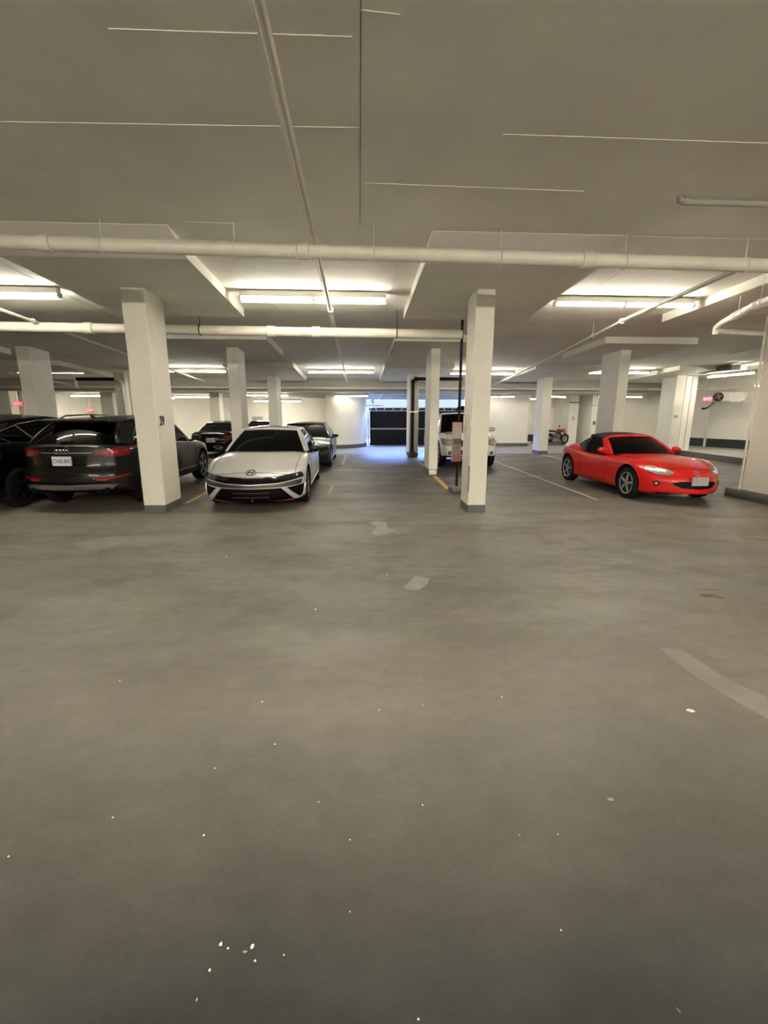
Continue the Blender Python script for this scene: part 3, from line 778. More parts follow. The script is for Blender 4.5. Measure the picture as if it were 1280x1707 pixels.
    def line(s, view, pts, r, name, m, parent=None, lift=0, mirror=False, sub=6, n=5, closed=False):
        out = []
        for sg in ((1, -1) if mirror else (1,)):
            L = []
            Q = pts+[pts[0]] if closed else pts
            for a, b in zip(Q, Q[1:]):
                for i in range(sub): L.append((a[0]+(b[0]-a[0])*i/sub, a[1]+(b[1]-a[1])*i/sub))
            if not closed: L.append(pts[-1])
            P = []
            for u, v in L:
                if view in 'fr': u *= sg
                if view == 't': v *= sg
                h, nn = s.proj(view, u, v)
                if h is not None: P.append(h+nn*lift)
            if len(P) > 1:
                mb = MB(); mb.tube(P, r, n, closed=closed); out.append(mb.build(name, m, parent or s.root))
        return out
    def both(s, fn):
        for v in ('l', 'R'): fn(v)
    # --- greenhouse
    def cabin(s, base, top, glass, paint, crown=.05, bulge=.035, roof_mat=None, pillar_mat=None, roof_names='roof', rear_window=True, sunroof=None, frame_t=.012):
        """base/top: 8 keys of the left half: 0 front centre,1 screen corner,2 A rear edge,3 B front,4 B rear,5 C front,6 rear corner,7 rear centre"""
        sx, sy, sz = s.sc; sg_ = ((1, -1))
        def mir(P): return (P[0], -P[1], P[2])
        def lp(a, b, t): return tuple(a[i]+(b[i]-a[i])*t for i in range(3))
        def seg(i0, i1, t, K):
            a, b = K[i0], K[i1]
            if i0 == 0: return (a[0]+(b[0]-a[0])*t*t, a[1]+(b[1]-a[1])*t, a[2]+(b[2]-a[2])*t*t)
            if i1 == 7:
                q = 1-t; return (b[0]+(a[0]-b[0])*q*q, b[1]+(a[1]-b[1])*q, b[2]+(a[2]-b[2])*q*q)
            return lp(a, b, t)
        def sheet(i0, i1, sgn=0, n=8, k=8, push=0, f0=0, f1=1, v0=0, v1=1):
            rows = []
            ts = [f0+(f1-f0)*i/n for i in range(n+1)]
            def col(t, v):
                a, b = seg(i0, i1, t, base), seg(i0, i1, t, top); P = lp(a, b, v); bl = bulge*math.sin(PI*min(1, max(0, v)))*.9
                if i0 == 0: return (P[0]+bl*.8+push, P[1], P[2]+bl*.3)
                if i1 == 7: return (P[0]-bl*.8-push, P[1], P[2]+bl*.3)
                return (P[0], P[1]+bl+push, P[2])
            for j in range(k+1):
                v = v0+(v1-v0)*j/k
                row = [col(t, v) for t in ts]
                if i0 == 0: row = [mir(p) for p in reversed(row[1:])]+row
                elif i1 == 7: row = row+[mir(p) for p in reversed(row[:-1])]
                elif sgn < 0: row = [mir(p) for p in row]
                rows.append(row)
            return rows
        def out(i0, i1, sgn): return (1, 0, .5) if i0 == 0 else ((-1, 0, .5) if i1 == 7 else (0, sgn, 0))
        pm = pillar_mat or paint
        def mk(name, i0, i1, sgn, m, thick, push=0, **k):
            mb = s.mb(); mb.grid(sheet(i0, i1, sgn, push=push, **k), 0, thick, off=out(i0, i1, sgn)); return mb.build(name, m, s.root)
        s.windscreen = mk('windscreen', 0, 1, 0, glass, .004, f1=1)
        if rear_window: mk('rear_window', 6, 7, 0, glass, .004)
        for g in sg_:
            mk('front_side_window', 2, 3, g, glass, .004)
            if base[4][0]-base[5][0] > .05: mk('rear_side_window', 4, 5, g, glass, .004)
            mk('pillar', 1, 2, g, pm if isinstance(pm, bpy.types.Material) else pm[0], frame_t, push=-.002, n=3)
            mk('pillar', 3, 4, g, M_gloss if pillar_mat is None else (pm if isinstance(pm, bpy.types.Material) else pm[1]), frame_t, push=-.002, n=2)
            mk('pillar', 5, 6, g, pm if isinstance(pm, bpy.types.Material) else pm[1], frame_t, push=-.002, n=6)
            # rounded bars along the screen edges
            mb = s.mb(); P = [r[0 if g < 0 else -1] for r in sheet(0, 1)]
            mb.tube(P, [.032]*len(P), 8); mb.build('screen_pillar', pm if isinstance(pm, bpy.types.Material) else pm[0], s.root)
            if rear_window:
                mb = s.mb(); P = [r[0 if g > 0 else -1] for r in sheet(6, 7)]
                mb.tube(P, [.03]*len(P), 8); mb.build('rear_pillar', pm if isinstance(pm, bpy.types.Material) else pm[1], s.root)
        # roof
        side = [top[1], top[2], lp(top[2], top[3], .5), top[3], top[4], lp(top[4], top[5], .5), top[5], lp(top[5], top[6], .5), top[6]]
        xs0, xs1 = top[0][0], top[7][0]; rows = []
        for i, P in enumerate(side):
            t = i/(len(side)-1); cx = P[0]
            if i == 0: cx = top[0][0]
            elif i == len(side)-1: cx = top[7][0]
            else: cx = P[0]+(top[0][0]-top[1][0])*(1-t)**3+(top[7][0]-top[6][0])*t**3
            row = []
            for j in range(-7, 8):
                q = j/7; cz = crown*(1-abs(q)**2.4); zc = (top[0][2]-top[1][2])*(1-t)**2+(top[7][2]-top[6][2])*t**2
                row.append((cx+(P[0]-cx)*q*q, P[1]*q*(1.0), P[2]+cz*(.35+.65*math.sin(PI*min(1, max(0, .1+.8*t))))+zc*(1-q*q)*.3))
            rows.append(row)
        s.roof_rows = rows
        mb = s.mb(); mb.grid(rows, 0, .03, off=(0, 0, 1)); s.roof = mb.build(roof_names, roof_mat or paint, s.root)
        for g in sg_:
            mb = s.mb(); mb.tube([(p[0], p[1]*g, p[2]+.012) for p in side], .026, 8); mb.build('roof_edge', roof_mat or paint, s.root)
        if sunroof:
            i0, i1 = sunroof; mb = s.mb(); mb.grid([[(p[0], p[1], p[2]+.03) for p in r[3:12]] for r in rows[i0:i1+1]], 0, .006, off=(0, 0, 1)); mb.build('sunroof', M_gloss, s.root)
        # dark tub inside so the body top reads as a cabin floor
        s.base, s.top = base, top
    def interior(s, seats=True, wheel=True):
        b = s.base; sx, sy, sz = s.sc; W = b[2][1]; zf_ = b[2][2]; xa = b[2][0]; xb = b[5][0]
        mb = s.mb(); mb.box((xa-.15, -W+.06, zf_-.03), (xa+.28, W-.06, zf_+.03), c=.02); mb.build('dashboard', M_int, s.root)
        if seats:
            for sd in (-1, 1):
                mb = s.mb(); x = xa-1.0; y = sd*.36
                rows = []
                for k in range(7):
                    t = k/6; z = zf_-.12+.46*t; hw = (.24-.03*t) if t < .7 else .14*(1 if t < .95 else .7)
                    rows.append([(x-.12*t+.05*math.cos(a), y+hw*math.sin(a)*1.0, z) if 0 else (x-.14*t+.055*math.cos(a), y+hw*math.copysign(abs(math.sin(a))**.6, math.sin(a)), z) for a in [2*PI*i/14 for i in range(14)]])
                n = 14; vs = [p for r in rows for p in r]; fs = [(i*n+j, i*n+(j+1) % n, (i+1)*n+(j+1) % n, (i+1)*n+j) for i in range(6) for j in range(n)]+[tuple(range(n)), tuple(range(6*n, 7*n))]
                mb.add(vs, fs); mb.build('seat', M_int, s.root)
        if wheel:
            mb = s.mb(); c = (xa-.32, .36, zf_+.04); mb.tube([(c[0]+.05*math.sin(a), c[1]+.18*math.cos(a), c[2]+.17*math.sin(a)) for a in [2*PI*i/20 for i in range(20)]], .015, 6, closed=True)
            mb.tube([(c[0], c[1]-.17, c[2]), (c[0]-.02, c[1], c[2]-.02), (c[0], c[1]+.17, c[2])], .014, 6); mb.build('steering_wheel', M_int, s.root)
    # --- wheels
    def wheels(s, spokes=5, rim_m=None, width=.215, double=False, rr=.70, tilt=0):
        p = s.p; sx, sy, sz = s.sc; R_ = p['R']; rim_m = rim_m or M_alloy; first = None
        for ax, nm in ((p['wf'], 'f'), (p['wr'], 'r')):
            for sd in (1, -1):
                yo = sd*(p['W']*sy-.012); c = Vector((ax*sx, yo, R_)); inn = -sd
                t = empty('wheel', c); t.parent = s.root
                if sd < 0: t.rotation_euler = (0, 0, PI)
                mb = MB(); r0 = R_*rr; w_ = width
                prof = [(0.02, r0), (.004, r0+.012), (-.0, R_*.86), (.012, R_*.965), (.03, R_*.995), (w_/2, R_), (w_-.03, R_*.995), (w_-.012, R_*.965), (w_, R_*.86), (w_-.01, r0), (w_*.6, r0-.004)]
                mb.lathe(prof, (0, 0, 0), (0, -1, 0), 40, closed=False); mb.build('tyre', M_rubber, t)
                mb = MB(); mb.lathe([(.012, r0+.002), (.006, r0-.006), (.012, r0-.02), (.05, r0-.028), (.15, r0-.03)], (0, 0, 0), (0, -1, 0), 36)
                # open dish: drop the two caps so that the barrel is hollow
                mb.f = mb.f[:-2]; mb.m = mb.m[:-2]; mb.build('rim', rim_m, t, fix=False)
                mb = MB(); mb.lathe([(.085, 0.001), (.085, R_*.46), (.10, R_*.46), (.10, .01)], (0, 0, 0), (0, -1, 0), 24); mb.build('brake_disc', M_plinth, t)
                mb = MB(); mb.lathe([(.012, .001), (.012, .032), (.03, .058), (.085, .062)], (0, 0, 0), (0, -1, 0), 16); mb.build('hub', rim_m, t)
                for k in range(spokes):
                    a = 2*PI*k/spokes+PI/2+tilt
                    mb = MB()
                    offs = ((-.17, .17) if double else (0,))
                    for of in offs:
                        w0, w1 = (.026, .020) if double else (.036, .027)
                        P = []
                        for q, (rad, yy_, ww) in enumerate(((.045, .014, w0), (.11, .012, w0*.9), (r0-.05, .018, w1), (r0-.012, .022, w1*1.1))):
                            aa = a+of*(.25+.75*q/3)
                            d = Vector((math.cos(aa), 0, math.sin(aa))); n_ = Vector((-math.sin(aa), 0, math.cos(aa)))
                            P.append([d*rad-n_*ww+Vector((0, -yy_-.03, 0)), d*rad-n_*ww*.8+Vector((0, -yy_, 0)), d*rad+n_*ww*.8+Vector((0, -yy_, 0)), d*rad+n_*ww+Vector((0, -yy_-.03, 0))])
                        vs = [v for r in P for v in r]; fs = [(i*4+j, i*4+(j+1) % 4, (i+1)*4+(j+1) % 4, (i+1)*4+j) for i in range(3) for j in range(4)]+[(3, 2, 1, 0), (12, 13, 14, 15)]
                        mb.add(vs, fs)
                    mb.build('spoke', rim_m, t, smooth=False)
    def mirror_(s, x, y, z, m, big=1.0, stalk=True, cap=None):
        for sg in (1, -1):
            mb = s.mb(); rows = []; n = 14
            for k in range(9):
                t = -1+2*k/8; r = math.sqrt(max(0.02, 1-abs(t)**2.6)); yy_ = y+.12*big+.115*big*t
                rows.append([(x+.075*big*r*(math.cos(a) if math.cos(a) > 0 else .35*math.cos(a)), sg*yy_, z+.068*big*r*math.sin(a)*(1-.12*t)) for a in [2*PI*i/n for i in range(n)]])
            vs = [p for r in rows for p in r]; fs = [(i*n+j, i*n+(j+1) % n, (i+1)*n+(j+1) % n, (i+1)*n+j) for i in range(8) for j in range(n)]+[tuple(range(n)), tuple(range(8*n, 9*n))]
            mb.add(vs, fs)
            if stalk: mb.tube([(x-.0, sg*(y-.06), z-.085), (x+.01, sg*(y+.06), z-.05)], [.03, .028], 8)
            t_ = mb.build('door_mirror', m, s.root)
            mb = s.mb(); mb.box((x-.034*big, sg*(y+.12*big)-.085*big, z-.045*big), (x-.022*big, sg*(y+.12*big)+.085*big, z+.045*big), c=.004); mb.build('mirror_glass', M_lens_d, t_, smooth=False)
    def plate(s, view, u, v, txt=None, w=.305, h=.152, col=None):
        hh, nn = s.proj(view, u, v); d = Vector((1, 0, 0)) if view == 'f' else Vector((-1, 0, 0))
        x = Vector((0, 1, 0)) if view == 'f' else Vector((0, -1, 0))
        o = hh+d*.035; M = frame(o, x, d)
        mb = MB(); mb.box((-w/2, -h/2, -.03), (w/2, h/2, 0), c=.004); me = mb.build('licence_plate', col or M_plate, s.root, smooth=False)
        me.data.transform(M)
        if txt:
            M2 = frame(o+d*.001+Vector((0, 0, -.004)), x, d); text('plate_lettering', txt, .092, M2, M_plate_ink, me, sx=.72*w/.305, depth=.001)
        return me
    def place(s, x, y, yaw):
        s.root.location = (x, y, 0); s.root.rotation_euler = (0, 0, yaw)

# ---- paints
def paint(name, c, metal=0, rough=.3, coat=.5, spec=.4): return mat(name, c, rough, metal=metal, coat=coat, spec=spec)
P_white = paint('paint_grey_white', (.50, .50, .48), .15, .35)
P_char = paint('paint_charcoal', (.0075, .0073, .0062), .05, .28, .28, .2)
P_black = paint('paint_black', (.0018, .0018, .0022), 0, .25, .4, .2)
P_blue = paint('paint_slate_blue', (.022, .026, .036), .3, .28, .35, .3)
P_suvw = paint('paint_white', (.70, .69, .64))
P_red = paint('paint_red', (.54, .005, .0045), 0, .33, .35, .35)

# ================================================================ silver white sedan, front to us
def sedan_spec(pnt, scale, W=.9125):
    return dict(scale=scale, paint=pnt, W=W, R=.325, wf=1.36, wr=-1.36, x=(-2.40, 2.24), sill=.20,
        w=[(-2.40, .74), (-2.2, .84), (-1.9, .89), (-1.36, .912), (-.5, .905), (.6, .90), (1.36, .912), (1.75, .895), (2.0, .86), (2.14, .80), (2.24, .72)],
        zb=[(-2.4, .36), (-2.1, .24), (-1.6, .17), (0, .16), (1.7, .16), (2.1, .15), (2.24, .17)],
        zt=[(-2.40, 1.00), (-2.3, 1.055), (-1.9, 1.06), (-1.3, 1.02), (0, .97), (.75, .985), (1.1, .965), (1.7, .86), (2.05, .755), (2.24, .665)],
        zs=[(-2.40, .93), (-2.2, .985), (-1.5, .985), (0, .93), (.8, .915), (1.3, .87), (1.8, .775), (2.1, .69), (2.24, .63)],
        ws=[(-2.4, .90), (0, .93), (1.2, .90), (2.24, .90)],
        bow=(.22, .16), rake=([(.1, -.05), (.3, .03), (.45, .04), (.62, .0), (.9, -.04)], [(.2, -.10), (.45, .03), (.7, .04), (1.0, -.02)]))
def sedan_cabin(c, pnt, sunroof=None, glass=None):
    base = [(1.04, 0, .985), (.72, .79, .95), (.56, .84, .93), (-.32, .85, .95), (-.40, .85, .95), (-1.28, .82, .985), (-1.55, .70, 1.02), (-1.78, 0, 1.06)]
    top = [(.20, 0, 1.385), (.12, .585, 1.36), (.02, .61, 1.365), (-.38, .62, 1.385), (-.46, .62, 1.385), (-1.02, .575, 1.33), (-1.12, .53, 1.305), (-1.20, 0, 1.335)]
    c.cabin(base, top, glass or M_gdark, pnt, crown=.035, sunroof=sunroof)

A_ = Car(sedan_spec(P_white, (1.05, .97, .925)), 'silver white sedan with black grille and red lip, nose towards us', 'car')
sedan_cabin(A_, P_white, sunroof=(2, 5)); A_.interior()
A_.wheels(5, M_alloy_d, double=True)
A_.mirror_(.62, .86, 1.0, M_gloss)
# full-width dark light bar, then the bumper and the trapezoid mouth
A_.patch('f', [(-.80, .665), (-.4, .63), (0, .615), (.4, .63), (.80, .665)], [(-.86, .585), (-.45, .515), (0, .50), (.45, .515), (.86, .585)], 'grille_band', M_gloss, n=28, k=4, lift=.008)
A_.patch('f', [(.36, .625), (.60, .645), (.82, .675)], [(.38, .565), (.62, .565), (.86, .61)], 'headlight', M_lens_d, n=10, k=3, lift=.014, mirror=True)
A_.line('f', [(-.84, .685), (-.45, .645), (0, .632), (.45, .645), (.84, .685)], .006, 'chrome_line', M_alloy, sub=8)
A_.patch('f', [(-.84, .555), (-.42, .50), (0, .485), (.42, .50), (.84, .555)], [(-.82, .47), (-.56, .445), (0, .44), (.56, .445), (.82, .47)], 'bumper_band', mat('bumper_grey', (.05, .05, .05), .35, metal=.3), n=28, k=4, lift=.006)
A_.patch('f', [(-.50, .425), (0, .425), (.50, .425)], [(-.70, .205), (0, .19), (.70, .205)], 'lower_grille', M_plas, n=22, k=8, lift=.006)
A_.patch('f', [(.59, .425), (.86, .46)], [(.76, .235), (.84, .25)], 'air_intake', M_plas, n=6, k=6, lift=.006, mirror=True)
A_.patch('f', [(.495, .43), (.585, .435)], [(.70, .215), (.80, .225)], 'bumper_blade', P_white, n=3, k=8, lift=.03, mirror=True)
A_.line('f', [(-.55, .43), (0, .428), (.55, .43)], .009, 'mouth_trim', M_alloy, sub=6, lift=.01)
A_.line('f', [(.87, .47), (.86, .30), (.80, .225)], .012, 'corner_trim', M_alloy, sub=5, lift=.01, mirror=True)
for z in (.27, .35): A_.line('f', [(-.30, z), (.30, z)], .004, 'grille_bar', M_plinth, sub=12, lift=.012)
M_lip = mat('red_lip', (.36, .03, .035), .35, coat=.5)
A_.line('f', [(-.86, .225), (-.6, .185), (0, .172), (.6, .185), (.86, .225)], .011, 'red_lip', M_lip, sub=8, lift=.004)
A_.patch('f', [(.01, .24), (.035, .24)], [(.01, .18), (.035, .18)], 'red_tab', M_lip, n=2, k=2, lift=.03)
# oval emblem with slanted H
def oval(c, view, u, v, a, b, r, m, name='emblem', n=28):
    pts = [(u+a*math.cos(2*PI*i/n), v+b*math.sin(2*PI*i/n)) for i in range(n)]
    return c.line(view, pts, r, name, m, sub=1, closed=True, lift=.004)[0]
E_ = oval(A_, 'f', .0, .700, .082, .040, .006, M_gloss)
for seg_ in ([(-.05, .672), (-.022, .728)], [(.022, .672), (.05, .728)], [(-.036, .70), (.036, .703)]): A_.line('f', seg_, .007, 'emblem_bar', M_gloss, E_, sub=3, lift=.004)
A_.patch('f', [(-.47, .60), (-.43, .60)], [(-.48, .575), (-.44, .575)], 'badge', M_fix, n=2, k=2, lift=.014)
A_.line('t', [(2.02, -.72), (2.12, -.4), (2.15, 0), (2.12, .4), (2.02, .72)], .004, 'bonnet_seam', M_seam, sub=6)
A_.line('t', [(2.02, .72), (1.6, .74), (1.0, .74)], .004, 'bonnet_seam', M_seam, sub=6, mirror=True)
A_.line('t', [(1.95, .42), (1.5, .50), (1.0, .60)], .007, 'bonnet_crease', P_white, sub=6, mirror=True, lift=-.003)
for v in ('l', 'R'):
    A_.line(v, [(.78, .90), (.80, .5), (.72, .28)], .004, 'door_seam', M_seam); A_.line(v, [(-.34, .92), (-.36, .5), (-.36, .28)], .004, 'door_seam', M_seam)
    A_.line(v, [(-1.0, .92), (-1.12, .6)], .004, 'door_seam', M_seam); A_.line(v, [(-.95, .29), (.85, .27)], .015, 'sill_strip', M_alloy, sub=12)
    A_.line(v, [(-.14, .80), (-.30, .81)], .013, 'door_handle', P_white, lift=.015); A_.line(v, [(-1.0, .83), (-.84, .82)], .013, 'door_handle', P_white, lift=.015)
    A_.line(v, [(-1.3, .86), (0, .79), (1.1, .72)], .006, 'side_crease', P_white, lift=-.002, sub=14)
A_.place(-1.84, 10.03, -PI/2+.015)

# ================================================================ slate sedan behind it
B_ = Car(sedan_spec(P_blue, (1.0, .98, .90)), 'slate blue sedan parked behind the silver white sedan', 'car')
sedan_cabin(B_, P_blue); B_.interior(wheel=False); B_.wheels(5, M_alloy, double=True); B_.mirror_(.62, .86, 1.0, P_blue)
B_.patch('f', [(.45, .66), (.82, .70)], [(.48, .57), (.84, .61)], 'headlight', M_lens_d, mirror=True, lift=.01)
B_.patch('f', [(-.36, .64), (.36, .64)], [(-.42, .36), (.42, .36)], 'grille', M_plas, n=12, k=6)
for v in ('l', 'R'):
    B_.line(v, [(.78, .90), (.80, .5), (.72, .28)], .004, 'door_seam', M_seam); B_.line(v, [(-.34, .92), (-.36, .5), (-.36, .28)], .004, 'door_seam', M_seam)
    B_.line(v, [(-.14, .80), (-.30, .81)], .013, 'door_handle', P_blue, lift=.015); B_.line(v, [(-.95, .25), (.85, .24)], .012, 'chrome_strip', M_chrome, sub=12, lift=.004)
    B_.line(v, [(-1.6, .99), (-.4, .945), (.6, .925)], .009, 'chrome_strip', M_chrome, sub=10, lift=.004)
B_.place(-1.72, 15.55, -PI/2)

# ================================================================ black sedan seen from behind, deeper left
C_ = Car(sedan_spec(P_black, (1.0, .96, .88)), 'black sedan seen from behind between the wagon and the silver sedan', 'car')
sedan_cabin(C_, P_black); C_.wheels(5, M_alloy_d); C_.mirror_(.62, .86, 1.0, P_black)
C_.patch('r', [(.42, .90), (.62, .92), (.80, .93)], [(.46, .80), (.62, .79), (.80, .80)], 'tail_light', M_lens_r, lift=.01, mirror=True)
C_.patch('r', [(.50, .875), (.76, .885)], [(.52, .84), (.76, .84)], 'tail_light_glow', M_lens_hot, lift=.02, mirror=True, k=2)
C_.patch('t', [(-2.05, -.66), (-2.05, .66)], [(-2.28, -.66), (-2.28, .66)], 'boot_lip', P_black, n=14, k=4, lift=.02)
C_.line('r', [(-.5, .62), (.5, .62)], .01, 'chrome_strip', M_chrome, sub=10)
C_.plate('r', 0, .72)
C_.place(-5.28, 19.4, PI/2)

# ================================================================ charcoal wagon (SUV), rear to us
sp = dict(scale=(1.08, .93, .955), paint=P_char, W=.94, R=.35, wf=1.40, wr=-1.40, x=(-2.26, 2.30), arch=.41,
    w=[(-2.26, .80), (-2.1, .885), (-1.8, .925), (-1.4, .94), (0, .93), (1.4, .94), (1.9, .90), (2.3, .75)],
    zb=[(-2.26, .36), (-2.0, .28), (-1.6, .22), (1.7, .22), (2.3, .28)],
    zt=[(-2.26, 1.17), (-2.1, 1.19), (-1.2, 1.17), (0, 1.11), (1.0, 1.09), (1.9, .98), (2.3, .82)],
    zs=[(-2.26, 1.12), (-1.5, 1.13), (0, 1.04), (1.0, .99), (1.8, .90), (2.3, .76)],
    ws=[(-2.26, .93), (0, .94), (2.3, .90)], bow=(.2, .13),
    rake=([(.2, -.08), (.45, .04), (.9, -.05)], [(.25, -.10), (.42, .05), (.62, .06), (.80, .0), (1.1, -.02)]))
D_ = Car(sp, 'charcoal family wagon with silver roof rails and red rear lights', 'car')
base = [(1.25, 0, 1.06), (1.0, .74, 1.02), (.86, .83, 1.0), (-.05, .86, 1.05), (-.14, .86, 1.05), (-1.62, .84, 1.14), (-2.0, .77, 1.165), (-2.2, 0, 1.17)]
top = [(.42, 0, 1.57), (.32, .60, 1.535), (.2, .64, 1.54), (-.2, .66, 1.565), (-.29, .66, 1.565), (-1.25, .64, 1.545), (-1.62, .58, 1.51), (-1.76, 0, 1.545)]
D_.cabin(base, top, M_gdark, P_char, crown=.04, bulge=.04); D_.interior(wheel=False)
D_.wheels(5, M_alloy, double=True, rr=.74)
D_.mirror_(.88, .88, 1.10, P_char, 1.0)
# liftgate details
D_.patch('r', [(.45, 1.055), (.66, 1.085), (.82, 1.11), (.93, 1.11)], [(.48, .995), (.66, .96), (.84, .945), (.93, .95)], 'tail_light', M_lens_r, lift=.012, mirror=True, n=12)
D_.patch('r', [(-.80, 1.05), (-.75, 1.05)], [(-.80, 1.00), (-.75, 1.00)], 'tail_light_glow', M_lens_hot, lift=.02, k=2, n=4)
D_.patch('r', [(-.69, 1.045), (-.60, 1.04)], [(-.69, 1.005), (-.60, 1.005)], 'tail_light_glow', M_lens_hot, lift=.02, k=2, n=4)
D_.line('r', [(-.44, 1.02), (.44, 1.02)], .010, 'chrome_strip', M_alloy, sub=14, lift=.004)
D_.patch('r', [(-.36, .965), (.36, .965)], [(-.33, .79), (.33, .79)], 'plate_recess', M_gloss, n=10, k=4, lift=.004)
D_.plate('r', 0.06, .885, 'CYAE-842')
for i in range(4):
    h, nn = D_.proj('r', .06+.058*(1.5-i), 1.035)
    mb = MB(); mb.tube([h+Vector((-.02, .036*math.cos(a), .036*math.sin(a))) for a in [2*PI*k/20 for k in range(20)]], .0085, 6, closed=True); mb.build('ring_emblem', M_chrome, D_.root)
D_.disc('r', -.03, 1.105, .03, 'washer_badge', M_plinth, ring=.005)
D_.line('r', [(-.90, .66), (-.3, .635), (.3, .635), (.90, .66)], .005, 'hatch_seam', M_seam, sub=8)
D_.patch('r', [(.42, .60), (.70, .61), (.90, .635)], [(.44, .565), (.70, .57), (.91, .60)], 'reflector', M_lens_r, lift=.012, mirror=True)
D_.patch('r', [(.50, .565), (.66, .57)], [(.50, .55), (.66, .552)], 'reflector_glow', M_lens_hot, lift=.018, mirror=True, k=1, n=4)
D_.patch('r', [(-.80, .475), (-.6, .485), (0, .475), (.6, .485), (.80, .475)], [(-.70, .385), (0, .375), (.70, .385)], 'rear_diffuser', mat('diffuser_grey', (.16, .155, .14), .35, metal=.6), lift=.012, n=24, k=4)
D_.patch('r', [(-.88, .535), (0, .52), (.88, .535)], [(-.85, .485), (0, .485), (.85, .485)], 'bumper_insert', M_plas, lift=.004, n=20, k=2)
for sg in (1, -1):
    mb = D_.mb(); mb.tube([(-2.05, sg*.50, .37), (-2.25, sg*.50, .37)], .055, 14); mb.tube([(-2.05, sg*.63, .37), (-2.24, sg*.63, .37)], .055, 14); mb.build('exhaust_tip', M_plas, D_.root)
    mb = D_.mb(); mb.tube([(.25, sg*.655, 1.56), (.15, sg*.655, 1.625), (-.5, sg*.665, 1.655), (-1.2, sg*.65, 1.635), (-1.42, sg*.64, 1.575)], .016, 8); mb.build('roof_rail', M_chrome, D_.root)
# chrome surround of the side glass
for sg in (1, -1):
    P = [(.82, .845, 1.01), (-.1, .875, 1.055), (-1.5, .865, 1.14), (-1.62, .85, 1.19), (-1.52, .80, 1.30), (-1.32, .74, 1.44), (-1.15, .70, 1.50), (-.4, .71, 1.54), (.15, .69, 1.52)]
    mb = D_.mb(); mb.tube([(x, sg*y, z) for x, y, z in P], .011, 6); mb.build('window_trim', M_chrome, D_.root)
mb = D_.mb(); mb.grid([[(x, y, z) for y in [-.60+1.2*i/10 for i in range(11)]] for x, z in ((-1.60, 1.565), (-1.82, 1.555), (-1.92, 1.535))], 0, .028, off=(0, 0, 1)); mb.build('roof_spoiler', P_char, D_.root)
wp = D_.mb(); wp.tube([(-2.20, .10, 1.20), (-2.17, -.10, 1.215), (-2.12, -.30, 1.215)], [.018, .012, .008], 6); wp.build('rear_wiper', M_plas, D_.root)
an = D_.mb(); an.tube([(-1.35, 0, 1.60), (-1.42, 0, 1.63), (-1.47, 0, 1.645)], [.03, .018, .006], 8); an.build('antenna', M_plas, D_.root)
for v in ('l', 'R'):
    D_.line(v, [(.95, .97), (.93, .5), (.85, .32)], .004, 'door_seam', M_seam); D_.line(v, [(-.10, .99), (-.12, .5), (-.12, .32)], .004, 'door_seam', M_seam)
    D_.line(v, [(-1.5, .88), (0, .87), (1.9, .84)], .008, 'side_crease', P_char, lift=-.002, sub=16)
    D_.line(v, [(-.9, .42), (.9, .40)], .02, 'sill_strip', M_plinth, sub=14, lift=-.004)
    D_.line(v, [(-.28, .90), (-.46, .90)], .014, 'door_handle', P_char, lift=.016); D_.line(v, [(.72, .89), (.54, .89)], .014, 'door_handle', P_char, lift=.016)
D_.place(-4.77, 10.28, PI/2-.012)

# ================================================================ black crossover cut by the left edge
sp = dict(scale=(1.05, .96, .955), paint=P_black, W=.93, R=.35, wf=1.36, wr=-1.36, x=(-2.25, 2.25), arch=.41,
    w=[(-2.25, .78), (-2.05, .88), (-1.4, .93), (0, .92), (1.4, .93), (1.9, .89), (2.25, .75)],
    zb=[(-2.25, .36), (-2.0, .28), (-1.6, .22), (1.7, .22), (2.25, .28)],
    zt=[(-2.25, 1.14), (-2.0, 1.22), (-1.4, 1.22), (0, 1.12), (1.0, 1.05), (1.9, .95), (2.25, .8)],
    zs=[(-2.25, 1.09), (-1.6, 1.19), (0, 1.05), (1.0, 1.0), (1.8, .88), (2.25, .74)],
    ws=[(-2.25, .93), (0, .94), (2.25, .90)], bow=(.2, .16),
    rake=([(.2, -.08), (.45, .04), (.9, -.05)], [(.25, -.10), (.42, .05), (.7, .05), (1.1, -.02)]))
F_ = Car(sp, 'black crossover cut off by the left edge of the photo', 'car')
base = [(1.2, 0, 1.03), (.95, .74, 1.0), (.82, .83, .98), (-.08, .86, 1.06), (-.15, .86, 1.06), (-1.75, .82, 1.25), (-2.0, .74, 1.22), (-2.2, 0, 1.20)]
top = [(.40, 0, 1.585), (.30, .60, 1.55), (.18, .64, 1.56), (-.20, .66, 1.585), (-.28, .66, 1.585), (-1.05, .64, 1.54), (-1.5, .58, 1.47), (-1.62, 0, 1.50)]
F_.cabin(base, top, M_gdark, P_black, crown=.04, bulge=.04); F_.interior(wheel=False); F_.wheels(5, M_plas, double=True)
F_.mirror_(.86, .84, 1.08, P_black, .8)
F_.patch('R', [(-2.1, 1.06), (-1.9, 1.08), (-1.72, 1.05)], [(-2.1, .97), (-1.9, .98), (-1.72, 1.03)], 'tail_light_side', M_lens_hot, lift=.01, n=6, k=3)
F_.patch('r', [(.50, .99), (.88, 1.02)], [(.52, .92), (.90, .90)], 'tail_light', M_lens_r, lift=.012, mirror=True)
F_.patch('r', [(.70, .97), (.90, .98)], [(.72, .94), (.90, .935)], 'tail_light_glow', M_lens_hot, lift=.02, mirror=True, k=2, n=5)
for v in ('l', 'R'):
    F_.line(v, [(.85, .95), (.85, .5), (.8, .32)], .004, 'door_seam', M_seam)
